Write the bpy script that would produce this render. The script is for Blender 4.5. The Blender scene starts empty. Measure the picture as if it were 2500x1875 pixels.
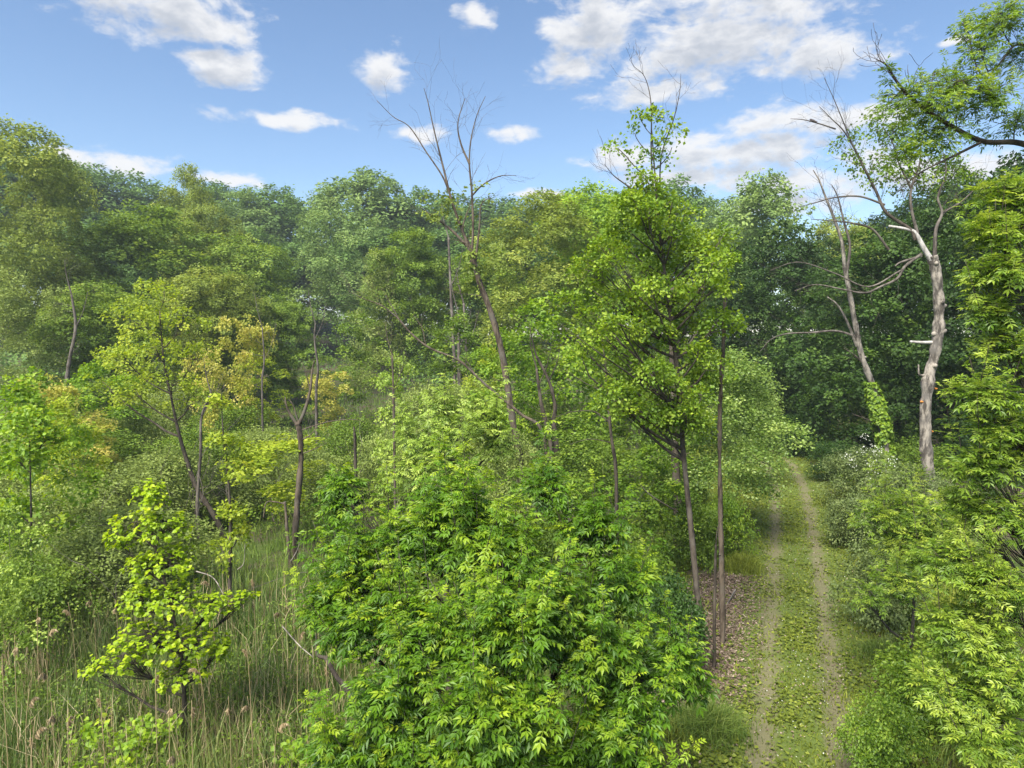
import bpy, math, numpy as np
from mathutils import Vector, Matrix, Euler

# ------------------------------------------------------------------ camera, sky, sun, exposure
sc = bpy.context.scene
R = math.radians
FPX, CX, CY = 1667.0, 1250.0, 937.5          # focal length and centre of the photograph in its pixels
PITCH, CAMH = R(4.0), 8.0
cam_d = bpy.data.cameras.new('camera'); cam = bpy.data.objects.new('camera', cam_d)
sc.collection.objects.link(cam); sc.camera = cam
cam.location = (0, 0, CAMH); cam.rotation_euler = (R(90) - PITCH, 0, 0)
cam_d.sensor_width = 36.0; cam_d.lens = 36.0 * FPX / 2500.0
cam_d.clip_start = 0.05; cam_d.clip_end = 3000

SUN_EL, SUN_AZ = R(52), R(-150)               # azimuth from +Y towards +X
SUN_STRENGTH, SUN_ANGLE = 4.4, R(32)
EXPOSURE = 1.38
SKY_STRENGTH = 0.074
sc.view_settings.view_transform = 'Standard'; sc.view_settings.look = 'None'
sc.view_settings.exposure = EXPOSURE; sc.view_settings.gamma = 1.0
sc.view_settings.use_curve_mapping = False
sun_d = bpy.data.lights.new('sun', 'SUN'); sun = bpy.data.objects.new('sun', sun_d)
sc.collection.objects.link(sun)
sun_d.energy = SUN_STRENGTH; sun_d.angle = SUN_ANGLE; sun_d.color = (1.0, 0.95, 0.86)
to_sun = Vector((math.sin(SUN_AZ) * math.cos(SUN_EL), math.cos(SUN_AZ) * math.cos(SUN_EL), math.sin(SUN_EL)))
sun.rotation_euler = to_sun.to_track_quat('Z', 'Y').to_euler(); sun.location = to_sun * 60

cy = sc.cycles
cy.use_denoising = True
try:
    cy.denoiser = 'OPENIMAGEDENOISE'; cy.denoising_prefilter = 'ACCURATE'; cy.denoising_input_passes = 'RGB_ALBEDO_NORMAL'
except Exception: pass
cy.max_bounces = 6; cy.diffuse_bounces = 4; cy.glossy_bounces = 1; cy.transmission_bounces = 4
cy.use_adaptive_sampling = True; cy.adaptive_threshold = 0.02
cy.transparent_max_bounces = 4; cy.volume_bounces = 0
cy.caustics_reflective = False; cy.caustics_refractive = False
cy.sample_clamp_indirect = 6.0


class G:
    """small node-tree helper"""
    def __init__(s, tree): s.t = tree; s.n = tree.nodes; s.l = tree.links
    def new(s, kind, **kw):
        n = s.n.new(kind)
        for k, v in kw.items(): setattr(n, k, v)
        return n
    def put(s, sock, v):
        if isinstance(v, bpy.types.NodeSocket): s.l.new(v, sock)
        elif v is not None: sock.default_value = v
    def math(s, op, a, b=None, c=None, clamp=False):
        n = s.new('ShaderNodeMath', operation=op, use_clamp=clamp)
        for i, v in enumerate((a, b, c)): s.put(n.inputs[i], v)
        return n.outputs[0]
    def vmath(s, op, a, b=None, out=0):
        n = s.new('ShaderNodeVectorMath', operation=op)
        s.put(n.inputs[0], a)
        if b is not None: s.put(n.inputs[1], b)
        return n.outputs[out]
    def mix(s, f, a, b):
        n = s.new('ShaderNodeMix', data_type='RGBA')
        s.put(n.inputs[0], f); s.put(n.inputs[6], a); s.put(n.inputs[7], b)
        return n.outputs[2]
    def noise(s, vec, scale, detail=4, rough=0.55, dist=0.0, col=False):
        n = s.new('ShaderNodeTexNoise')
        s.put(n.inputs['Vector'], vec); n.inputs['Scale'].default_value = scale
        n.inputs['Detail'].default_value = detail; n.inputs['Roughness'].default_value = rough
        n.inputs['Distortion'].default_value = dist
        return n.outputs[1 if col else 0]
    def step(s, v, lo, hi, smooth=True):
        n = s.new('ShaderNodeMapRange', interpolation_type='SMOOTHSTEP' if smooth else 'LINEAR')
        s.put(n.inputs[0], v); n.inputs[1].default_value = lo; n.inputs[2].default_value = hi
        return n.outputs[0]
    def ramp(s, f, stops):
        n = s.new('ShaderNodeValToRGB'); e = n.color_ramp.elements
        while len(e) < len(stops): e.new(0.5)
        for i, (p, c) in enumerate(stops): e[i].position = p; e[i].color = (*c, 1)
        s.put(n.inputs[0], f); return n.outputs[0]


def pix_dir(px, py):
    x = (px - CX) / FPX; u = (CY - py) / FPX
    c, s_ = math.cos(PITCH), math.sin(PITCH)
    return np.array((x, c + u * s_, -s_ + u * c))
def at(px, py, d):
    """the point d metres ahead of the camera that the photograph shows at (px, py)"""
    v = pix_dir(px, py); return np.array((0, 0, CAMH)) + v * (d / v[1])
def azel(px, py):
    v = pix_dir(px, py); v = v / np.linalg.norm(v)
    return math.atan2(v[0], v[1]), math.asin(v[2])

# fair-weather clouds: centre and half-size of each bank, as azimuth and elevation
CLOUDS = [(430, 20, 160, 85, .0), (520, 70, 90, 50, -.05), (300, -20, 160, 60, .0), (560, 165, 105, 42, -.35), (500, 140, 60, 22, -.1), (935, 175, 72, 46, -.1),
          (690, 288, 150, 19, .0), (1020, 325, 75, 22, .0), (1235, 330, 62, 22, .0), (1160, 40, 45, 36, .5),
          (1450, 60, 130, 110, .1), (1400, 165, 110, 40, .1), (1780, 70, 250, 120, -.1), (1990, 120, 150, 60, -.3), (1640, 150, 150, 50, 0),
          (1900, 25, 150, 45, -.2), (1600, 218, 170, 38, 0), (1900, 300, 150, 40, 0), (2060, 300, 170, 36, 0), (1500, 380, 95, 42, 0),
          (1800, 375, 270, 55, 0), (1700, 425, 230, 36, 0), (1990, 440, 190, 34, 0), (2250, 420, 260, 50, 0),
          (300, 405, 110, 32, -.2), (530, 436, 110, 20, 0), (140, 366, 45, 12, 0), (1290, 470, 110, 14, 0), (1880, 500, 200, 24, 0), (2330, 90, 40, 10, 0)]

def cloud_group():
    t = bpy.data.node_groups.new('cloud_density', 'ShaderNodeTree')
    t.interface.new_socket('V', in_out='INPUT', socket_type='NodeSocketVector')
    t.interface.new_socket('D', in_out='OUTPUT', socket_type='NodeSocketFloat')
    g = G(t); gi = g.new('NodeGroupInput'); go = g.new('NodeGroupOutput')
    V = gi.outputs[0]
    best = None
    wv = g.noise(V, 14.0, 2, .5, 0, col=True)
    W = g.vmath('ADD', V, g.vmath('MULTIPLY', g.vmath('SUBTRACT', wv, (.5, .5, .5)), (.05, .024, 0)))
    for (px, py, rx, ry, sl) in CLOUDS:
        a, e = azel(px, py)
        d = g.vmath('SUBTRACT', W, (a, e, 0))
        d = g.vmath('MULTIPLY', d, (FPX / rx, FPX / ry, 0))
        L = g.vmath('LENGTH', d, out=1)
        best = L if best is None else g.math('SMOOTH_MIN', best, L, .35)
    field = g.math('SUBTRACT', 1.0, best)
    # away from this view the same kind of scattered banks go on over the whole sky
    sx = g.new('ShaderNodeSeparateXYZ'); g.l.new(V, sx.inputs[0])
    wide = g.noise(g.vmath('MULTIPLY', V, (2.2, 5.5, 1)), 1.0, 2, .5)
    wide = g.math('MULTIPLY_ADD', wide, 5.0, -2.85)
    outm = g.math('MAXIMUM', g.step(g.math('ABSOLUTE', sx.outputs[0]), .68, .85), g.step(sx.outputs[1], .47, .6))
    wide = g.math('SUBTRACT', wide, g.math('MULTIPLY', g.math('SUBTRACT', 1.0, outm), 4.0))
    field = g.math('MAXIMUM', g.math('MAXIMUM', field, -1.5), wide)
    st = g.vmath('MULTIPLY', V, (1.0, 1.9, 1))
    n1 = g.noise(st, 15.0, 7, .6, .35)
    n2 = g.noise(st, 48.0, 4, .6, .2)
    f = g.math('ADD', field, g.math('MULTIPLY', g.math('SUBTRACT', n1, .52), 2.6))
    f = g.math('ADD', f, g.math('MULTIPLY', g.math('SUBTRACT', n2, .5), .9))
    g.l.new(f, go.inputs[0])
    return t

def make_world():
    w = bpy.data.worlds.new('World'); sc.world = w; w.use_nodes = True
    g = G(w.node_tree); g.n.clear()
    out = g.new('ShaderNodeOutputWorld'); bg = g.new('ShaderNodeBackground')
    sky = g.new('ShaderNodeTexSky', sky_type='NISHITA', sun_disc=False)
    sky.sun_elevation = SUN_EL; sky.sun_rotation = SUN_AZ % (2 * math.pi)
    sky.altitude = 100; sky.air_density = 1.0; sky.dust_density = 0.3; sky.ozone_density = 2.2
    tc = g.new('ShaderNodeTexCoord')
    D = g.vmath('NORMALIZE', tc.outputs['Generated'])
    s = g.new('ShaderNodeSeparateXYZ'); g.l.new(D, s.inputs[0])
    az = g.math('ARCTAN2', s.outputs[0], s.outputs[1]); el = g.math('ARCSINE', s.outputs[2])
    V = g.new('ShaderNodeCombineXYZ'); g.l.new(az, V.inputs[0]); g.l.new(el, V.inputs[1])
    grp = cloud_group()
    def dens(vec):
        n = g.new('ShaderNodeGroup'); n.node_tree = grp; g.l.new(vec, n.inputs[0]); return n.outputs[0]
    d0 = dens(V.outputs[0]); d1 = dens(g.vmath('ADD', V.outputs[0], (0.006, 0.022, 0)))
    cover = g.step(d0, -.15, .7)
    cover = g.math('MULTIPLY', cover, g.step(el, 0.0, 0.05))
    shade = g.step(g.math('MULTIPLY_ADD', d1, .8, g.math('MULTIPLY', d0, .35)), .1, 1.2)
    k = 1.0 / SKY_STRENGTH / 2 ** EXPOSURE
    ccol = g.mix(shade, (0.96 * k, 0.96 * k, 0.97 * k, 1), (0.56 * k, 0.60 * k, 0.67 * k, 1))
    hs = g.new('ShaderNodeHueSaturation'); hs.inputs['Saturation'].default_value = 1.04; g.l.new(sky.outputs[0], hs.inputs['Color'])
    col = g.mix(g.math('MULTIPLY', cover, .95), hs.outputs[0], ccol)
    g.l.new(col, bg.inputs[0]); bg.inputs[1].default_value = SKY_STRENGTH
    g.l.new(bg.outputs[0], out.inputs[0])
    w.cycles.sampling_method = 'MANUAL'; w.cycles.sample_map_resolution = 512
make_world()

# ------------------------------------------------------------------ materials
def new_mat(name):
    m = bpy.data.materials.new(name); m.use_nodes = True
    g = G(m.node_tree); g.n.clear()
    return m, g, g.new('ShaderNodeOutputMaterial')

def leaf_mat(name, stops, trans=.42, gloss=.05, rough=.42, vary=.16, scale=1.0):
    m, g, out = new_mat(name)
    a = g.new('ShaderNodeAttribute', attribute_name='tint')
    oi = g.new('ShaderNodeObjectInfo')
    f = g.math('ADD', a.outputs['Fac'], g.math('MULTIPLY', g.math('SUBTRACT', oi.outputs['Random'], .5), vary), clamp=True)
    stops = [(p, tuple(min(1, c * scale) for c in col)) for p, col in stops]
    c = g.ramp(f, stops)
    hsv = g.new('ShaderNodeHueSaturation'); g.l.new(c, hsv.inputs['Color'])
    hsv.inputs['Hue'].default_value = .488; hsv.inputs['Saturation'].default_value = 1.05; hsv.inputs['Value'].default_value = 1.25
    df = g.new('ShaderNodeBsdfDiffuse'); g.l.new(c, df.inputs[0])
    tr = g.new('ShaderNodeBsdfTranslucent'); g.l.new(hsv.outputs[0], tr.inputs[0])
    mx = g.new('ShaderNodeMixShader'); mx.inputs[0].default_value = trans
    g.l.new(df.outputs[0], mx.inputs[1]); g.l.new(tr.outputs[0], mx.inputs[2])
    res = mx.outputs[0]
    if gloss > 0:
        gl = g.new('ShaderNodeBsdfGlossy'); gl.inputs['Roughness'].default_value = rough + .12
        m2 = g.new('ShaderNodeMixShader'); m2.inputs[0].default_value = gloss * .45
        g.l.new(res, m2.inputs[1]); g.l.new(gl.outputs[0], m2.inputs[2]); res = m2.outputs[0]
    g.l.new(res, out.inputs[0])
    return m

def bark_mat(name, c0, c1, c2, scale=6.0, stretch=.25, bump=.5):
    m, g, out = new_mat(name)
    tc = g.new('ShaderNodeTexCoord')
    P = g.vmath('MULTIPLY', tc.outputs['Object'], (1, 1, stretch))
    n1 = g.noise(P, scale, 6, .65); n2 = g.noise(tc.outputs['Object'], scale * .22, 3, .5)
    n3 = g.noise(P, scale * 5, 3, .6)
    c = g.mix(g.step(n1, .40, .60), (*c0, 1), (*c1, 1))
    c = g.mix(g.step(n2, .5, .68), c, (*c2, 1))
    b = g.new('ShaderNodeBsdfPrincipled'); g.l.new(c, b.inputs['Base Color']); b.inputs['Roughness'].default_value = .9
    b.inputs['Specular IOR Level'].default_value = .2
    bp = g.new('ShaderNodeBump'); bp.inputs['Strength'].default_value = bump; bp.inputs['Distance'].default_value = .04
    g.l.new(g.math('ADD', n1, g.math('MULTIPLY', n3, .5)), bp.inputs['Height']); g.l.new(bp.outputs[0], b.inputs['Normal'])
    g.l.new(b.outputs[0], out.inputs[0])
    return m

M = {}
M['far'] = leaf_mat('leaf_far_wood', [(0, (.058, .118, .026)), (.55, (.120, .210, .044)), (1, (.20, .31, .068))], .32, .04, .5)
M['far_lt'] = leaf_mat('leaf_far_pale', [(0, (.095, .165, .040)), (.55, (.18, .27, .068)), (1, (.28, .37, .10))], .34, .04, .5)
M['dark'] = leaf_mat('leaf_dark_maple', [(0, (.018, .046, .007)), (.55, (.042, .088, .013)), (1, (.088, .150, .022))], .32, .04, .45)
M['mid'] = leaf_mat('leaf_green', [(0, (.070, .130, .013)), (.55, (.155, .245, .024)), (1, (.28, .37, .045))], .4, .045)
M['olive'] = leaf_mat('leaf_olive', [(0, (.11, .155, .022)), (.55, (.22, .285, .042)), (1, (.38, .42, .075))], .4, .04)
M['lime'] = leaf_mat('leaf_lime', [(0, (.10, .19, .012)), (.5, (.21, .35, .020)), (1, (.38, .48, .035))], .45, .05)
M['yellow'] = leaf_mat('leaf_yellow_green', [(0, (.16, .24, .018)), (.5, (.32, .41, .030)), (1, (.54, .58, .07))], .5, .04)
M['gold'] = leaf_mat('leaf_gold', [(0, (.24, .28, .03)), (.5, (.46, .45, .08)), (1, (.66, .56, .16))], .45, .04)
M['willow'] = leaf_mat('leaf_willow', [(0, (.125, .170, .036)), (.55, (.24, .31, .066)), (1, (.38, .45, .12))], .36, .05)
M['ash'] = leaf_mat('leaf_ash', [(0, (.040, .105, .006)), (.45, (.115, .235, .010)), (1, (.38, .48, .028))], .42, .05, .38, vary=.10)
M['ash_pale'] = leaf_mat('leaf_ash_pale', [(0, (.12, .20, .025)), (.5, (.28, .40, .055)), (1, (.47, .57, .11))], .44, .06, .38)
M['right'] = leaf_mat('leaf_buckeye', [(0, (.075, .15, .013)), (.5, (.185, .30, .027)), (1, (.40, .49, .06))], .44, .06, .36, vary=.10)
M['redbud'] = leaf_mat('leaf_redbud', [(0, (.17, .28, .006)), (.5, (.32, .46, .010)), (1, (.50, .58, .02))], .5, .05, .4, vary=.10)
M['poplar'] = leaf_mat('leaf_poplar', [(0, (.08, .15, .022)), (.5, (.19, .29, .045)), (1, (.36, .45, .11))], .42, .08, .35)
M['maple'] = leaf_mat('leaf_maple', [(0, (.060, .125, .010)), (.5, (.155, .265, .018)), (1, (.34, .44, .035))], .42, .05)
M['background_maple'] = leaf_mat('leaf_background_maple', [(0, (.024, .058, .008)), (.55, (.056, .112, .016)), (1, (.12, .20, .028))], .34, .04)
M['grey_shrub'] = leaf_mat('leaf_grey_shrub', [(0, (.070, .105, .028)), (.55, (.14, .19, .052)), (1, (.25, .30, .10))], .32, .05)
M['ivy'] = leaf_mat('leaf_ivy', [(0, (.08, .16, .010)), (.5, (.16, .27, .015)), (1, (.27, .37, .02))], .3, .07)
M['shade'] = leaf_mat('leaf_painted_shade', [(0, (.022, .055, .009)), (.55, (.048, .105, .016)), (1, (.09, .17, .026))], .32, .05)  # shade painted into the leaf colour, for bushes at track end and trunks
M['grass'] = leaf_mat('grass_blade', [(0, (.080, .110, .016)), (.5, (.17, .215, .026)), (1, (.33, .36, .06))], .4, .03)
M['sedge'] = leaf_mat('sedge_blade', [(0, (.070, .125, .022)), (.5, (.155, .235, .042)), (1, (.32, .36, .085))], .38, .04)
M['reed'] = leaf_mat('reed_blade', [(0, (.060, .105, .022)), (.5, (.13, .195, .045)), (1, (.28, .31, .09))], .34, .05)
M['straw'] = leaf_mat('dry_straw', [(0, (.22, .16, .08)), (.5, (.42, .33, .18)), (1, (.62, .52, .33))], .3, .02)
M['plume'] = leaf_mat('dry_plume', [(0, (.26, .19, .10)), (.5, (.42, .33, .19)), (1, (.60, .50, .33))], .35, .0)
M['litter'] = leaf_mat('leaf_litter', [(0, (.065, .042, .028)), (.5, (.19, .14, .10)), (1, (.38, .30, .235))], .1, .03)
M['white'] = leaf_mat('white_petal', [(0, (.55, .56, .45)), (1, (.85, .85, .80))], .3, .02)
M['bark'] = bark_mat('bark_brown', (.036, .029, .023), (.088, .072, .056), (.12, .105, .085))
M['bark_dark'] = bark_mat('bark_dark', (.028, .023, .018), (.075, .060, .045), (.10, .085, .065))
M['bark_grey'] = bark_mat('bark_grey', (.055, .046, .039), (.125, .107, .09), (.16, .14, .12), 8)
M['bark_tan'] = bark_mat('bark_tan', (.050, .038, .027), (.125, .098, .072), (.10, .088, .07), 7)
M['snag'] = bark_mat('bark_bleached', (.065, .056, .047), (.30, .265, .22), (.12, .108, .096), 5, .3, 1.0)
M['snag_white'] = bark_mat('wood_bleached', (.26, .24, .225), (.46, .44, .41), (.34, .32, .29), 9, .2, .4)

# ------------------------------------------------------------------ mesh helpers
col = sc.collection
class MB:
    """collects triangles and quads, builds one mesh object"""
    def __init__(s): s.v = []; s.f = []; s.t = []; s.n = 0
    def add(s, v, f, t=None):
        v = np.asarray(v, np.float32).reshape(-1, 3); f = np.asarray(f, np.int64)
        s.v.append(v); s.f.append(f + s.n); s.n += len(v)
        s.t.append(np.full(len(f), .5, np.float32) if t is None else np.asarray(t, np.float32))
    def mesh(s, name, mats, smooth=False):
        me = bpy.data.meshes.new(name)
        v = np.concatenate(s.v); me.vertices.add(len(v)); me.vertices.foreach_set('co', v.ravel())
        loops = np.concatenate([f.ravel() for f in s.f]).astype(np.int32)
        tot = np.concatenate([np.full(len(f), f.shape[1], np.int32) for f in s.f])
        st = np.concatenate(([0], np.cumsum(tot)[:-1])).astype(np.int32)
        me.loops.add(len(loops)); me.loops.foreach_set('vertex_index', loops)
        me.polygons.add(len(tot)); me.polygons.foreach_set('loop_start', st)
        me.update(calc_edges=True)
        me.polygons.foreach_set('use_smooth', np.full(len(tot), bool(smooth)))
        a = me.attributes.new('tint', 'FLOAT', 'FACE'); a.data.foreach_set('value', np.concatenate(s.t))
        for m in (mats if isinstance(mats, (list, tuple)) else [mats]): me.materials.append(m)
        return me
    def obj(s, name, mats, parent=None, smooth=False, loc=None):
        o = bpy.data.objects.new(name, s.mesh(name, mats, smooth)); col.objects.link(o)
        if parent is not None: o.parent = parent
        if loc is not None: o.location = loc
        return o

def tube_arrays(p, r, sides=6):
    p = np.asarray(p, float); n = len(p); r = np.broadcast_to(np.asarray(r, float), (n,))
    t = np.gradient(p, axis=0); t /= np.linalg.norm(t, axis=1, keepdims=True) + 1e-9
    ref = np.array((1., 0, 0)) if abs(t[:, 2]).mean() > .6 else np.array((0, 0, 1.))
    a = np.cross(t, ref); a /= np.linalg.norm(a, axis=1, keepdims=True) + 1e-9
    b = np.cross(t, a)
    th = np.linspace(0, 2 * np.pi, sides, endpoint=False)
    v = p[:, None] + r[:, None, None] * (np.cos(th)[None, :, None] * a[:, None] + np.sin(th)[None, :, None] * b[:, None])
    i = np.arange(n - 1)[:, None] * sides; j = np.arange(sides)[None]; k = (np.arange(sides) + 1) % sides
    f = np.stack((i + j, i + k[None], i + sides + k[None], i + sides + j), -1).reshape(-1, 4)
    return v.reshape(-1, 3), f
def tube(mb, p, r, sides=6):
    v, f = tube_arrays(p, r, sides); mb.add(v, f)
    k = mb.n - sides; mb.f.append(np.array([[k, k + i, k + i + 1] for i in range(1, sides - 1)])); mb.t.append(np.full(sides - 2, .5, np.float32))
def smooth_poly(pts, n):
    """Catmull-Rom through the points"""
    p = np.asarray(pts, float)
    if len(p) == 2: return p[0] + (p[1] - p[0]) * np.linspace(0, 1, n)[:, None]
    q = np.vstack((2 * p[0] - p[1], p, 2 * p[-1] - p[-2])); m = len(p) - 1
    u = np.linspace(0, m - 1e-6, n); i = u.astype(int); t = (u - i)[:, None]
    a, b, c, d = q[i], q[i + 1], q[i + 2], q[i + 3]
    return .5 * (2 * b + (c - a) * t + (2 * a - 5 * b + 4 * c - d) * t ** 2 + (3 * b - a - 3 * c + d) * t ** 3)
def norm(v): return v / (np.linalg.norm(v, axis=-1, keepdims=True) + 1e-9)

# leaf shapes: x across, y along the leaf, z its upper side; length 1
def tpl_diamond(w=.30):
    return np.array([(0, 0, 0), (w, .45, .07), (-w, .45, .07), (0, 1, -.10)]), np.array([(0, 1, 3), (0, 3, 2)])
def tpl_leaf(w=.22):
    return (np.array([(0, 0, 0), (w, .42, .07), (0, .48, 0), (-w, .42, .07), (0, 1, -.16)]),
            np.array([(0, 1, 2), (0, 2, 3), (2, 1, 4), (2, 4, 3)]))
def tpl_heart():
    v = [(0, .08, 0), (.30, -.02, .05), (.50, .22, .09), (.40, .62, .04), (0, 1, -.14), (-.40, .62, .04), (-.50, .22, .09), (-.30, -.02, .05), (0, .5, -.02)]
    return np.array(v), np.array([(8, i, i + 1) for i in range(0, 7)] + [(8, 7, 0)])
def tpl_lobed():
    v = [(0, 0, 0), (.48, .12, .03), (.22, .34, .05), (.52, .66, .02), (.16, .62, .05), (0, 1, -.12), (-.16, .62, .05), (-.52, .66, .02), (-.22, .34, .05), (-.48, .12, .03)]
    return np.array(v), np.array([(0, 1, 2), (0, 2, 4), (2, 3, 4), (0, 4, 5), (0, 5, 6), (6, 7, 8), (0, 6, 8), (0, 8, 9)])
def tpl_pinnate(pairs=3, ll=.40, w=.19, droop=.25, seed=0, fine=False):
    rg = np.random.default_rng(seed); lv, lf = tpl_leaf(w) if fine else tpl_diamond(w); V, F, n = [], [], 0
    def put(pos, ang, L, tilt):
        nonlocal n
        v = lv * L; c, s_ = math.cos(ang), math.sin(ang)
        ct, st = math.cos(tilt), math.sin(tilt)
        v = np.stack((v[:, 0], v[:, 1] * ct - v[:, 2] * st, v[:, 1] * st + v[:, 2] * ct), 1)
        v = np.stack((v[:, 0] * c + v[:, 1] * s_, -v[:, 0] * s_ + v[:, 1] * c, v[:, 2]), 1) + pos
        V.append(v); F.append(lf + n); n += len(v)
    def rach(y): return np.array((0, y, -.16 * y * y))
    for i in range(pairs):
        y = .26 + .46 * i / max(1, pairs - 1)
        for sd in (-1, 1):
            put(rach(y), sd * (1.05 - .12 * i) + rg.normal(0, .08), ll * (.82 + .18 * i / max(1, pairs - 1)) * rg.uniform(.9, 1.1), -droop * rg.uniform(.6, 1.8))
    put(rach(.74), rg.normal(0, .1), ll, -droop * 1.3)
    for (a, b) in ((0, .4), (.4, .76)):
        p, q = rach(a), rach(b)
        V.append(np.array([p + (.010, 0, 0), q + (.008, 0, 0), q - (.008, 0, 0), p - (.010, 0, 0)])); F.append(np.array([(0, 1, 2), (0, 2, 3)]) + n); n += 4
    return np.concatenate(V), np.concatenate(F)
def tpl_palm(k=5, w=.115):
    V, F, n = [], [], 0
    for i in range(k):
        ang = (i - (k - 1) / 2) * .62; L = 1 - .13 * abs(i - (k - 1) / 2)
        lv = np.array([(0, .10, 0), (w, .50, .05), (-w, .50, .05), (0, 1, -.20)]) * L
        c, s_ = math.cos(ang), math.sin(ang)
        V.append(np.stack((lv[:, 0] * c + lv[:, 1] * s_, -lv[:, 0] * s_ + lv[:, 1] * c, lv[:, 2]), 1)); F.append(np.array([(0, 1, 3), (0, 3, 2)]) + n); n += 4
    return np.concatenate(V), np.concatenate(F)
DIAMOND, BROAD, SLIM, LEAF, HEART, LOBED = tpl_diamond(.32), tpl_diamond(.42), tpl_diamond(.15), tpl_leaf(.25), tpl_heart(), tpl_lobed()
SLENDER = tpl_pinnate(3, .46, .155, .1, 3)
PINNATE, PALM, PINNATE_FINE = tpl_pinnate(), tpl_palm(), tpl_pinnate(fine=True)

def basis(axis, normal):
    Y = norm(axis); Z = normal - (normal * Y).sum(-1, keepdims=True) * Y; Z = norm(Z); X = np.cross(Y, Z)
    return X, Y, Z
def leaves_into(mb, tpl, pos, axis, normal, size, tint):
    if len(pos) == 0: return
    tv, tf = tpl; X, Y, Z = basis(axis, normal); s_ = np.asarray(size)[:, None, None]
    v = pos[:, None] + s_ * (tv[None, :, 0, None] * X[:, None] + tv[None, :, 1, None] * Y[:, None] + tv[None, :, 2, None] * Z[:, None])
    n, k = len(pos), len(tv)
    f = (np.arange(n) * k)[:, None, None] + tf[None]
    mb.add(v.reshape(-1, 3), f.reshape(-1, 3), np.repeat(np.clip(tint, 0, 1), len(tf)))

UP = np.array((0, 0, 1.))
def shell_points(rg, lobes, n, lo=.55, bottom=-.55, area_pow=1.0, wt=None):
    """n points through the outer volume of the lobes: position, outward direction, lobe index, depth fraction"""
    r = np.array([l[1] for l in lobes]); c = np.array([l[0] for l in lobes])
    w = (r[:, 0] * r[:, 2]) ** area_pow * (1 if wt is None else wt); idx = rg.choice(len(lobes), n, p=w / w.sum())
    d = norm(rg.normal(size=(n, 3))); low = d[:, 2] < bottom; d[low, 2] *= -1
    fr = lo + (1 - lo) * rg.random(n) ** .6
    p = c[idx] + r[idx] * d * fr[:, None]
    return p, norm(d / r[idx]), idx, fr
def sprays(rg, mb, pts, outw, fr, tpl, per, spread, size, flat=.7, base=.45, jit=.45, droop=.15, var=.22):
    """flattened sprays of leaves, the way twigs carry them"""
    n = len(pts); k = np.maximum(1, rg.poisson(per, n)); rep = np.repeat(np.arange(n), k); m = len(rep)
    pn = norm(UP * .6 + outw * .9 + rg.normal(0, .3, (n, 3)))[rep]
    a = norm(np.cross(pn, rg.normal(size=(m, 3)))); rad = np.sqrt(rg.random(m)) * spread * rg.uniform(.6, 1.3, n)[rep]
    off = a * rad[:, None] + pn * (rg.normal(0, flat * .5, m) * spread - .35 * rad ** 2 / max(spread, .01))[:, None] + outw[rep] * (rg.random(m) * spread * .5)[:, None]
    axis = norm(a + outw[rep] * .5 + rg.normal(0, .45, (m, 3)) - UP * droop)
    nrm = norm(pn + rg.normal(0, jit, (m, 3)))
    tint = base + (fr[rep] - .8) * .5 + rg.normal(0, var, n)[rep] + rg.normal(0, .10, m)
    leaves_into(mb, tpl, pts[rep] + off, axis, nrm, size * rg.uniform(.7, 1.25, m), tint)
def whorls(rg, pts, outw, fr, per, size, base=.45, var=.2, droop=.15):
    """compound leaves round shoot tips; returned as arrays so that single leaves can be picked out"""
    n = len(pts); k = np.maximum(3, rg.poisson(per, n)); rep = np.repeat(np.arange(n), k); m = len(rep)
    ph = rg.uniform(0, 2 * np.pi, n)[rep] + np.arange(m) * 2.4 + rg.normal(0, .3, m)
    sh = norm(outw * .75 + UP * .75 + rg.normal(0, .15, (n, 3)))[rep]
    e1 = norm(np.cross(sh, np.array((.3, .9, .1)))); e2 = np.cross(sh, e1)
    rr = np.cos(ph)[:, None] * e1 + np.sin(ph)[:, None] * e2
    age = rg.random(m)
    axis = norm(rr * .85 + sh * (1.0 - 1.15 * age)[:, None] + rg.normal(0, .12, (m, 3)) - UP * droop)
    nrm = norm(sh * .9 + UP * .7 + rr * .15 + rg.normal(0, .22, (m, 3)))
    size = np.broadcast_to(size, (n,))[rep]; pos = pts[rep] - sh * (age * size * .9)[:, None]
    tint = base + (fr[rep] - .82) * 1.15 + rg.normal(0, var, n)[rep] + (.3 - age) * .28 + rg.normal(0, .07, m)  # inner leaves tinted darker, crown shade put into the colour; young tips yellower
    return dict(pos=pos, axis=axis, normal=nrm, size=size * rg.uniform(.5, 1.2, m) * (.8 + .3 * age), tint=np.clip(tint, 0, 1))

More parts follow.
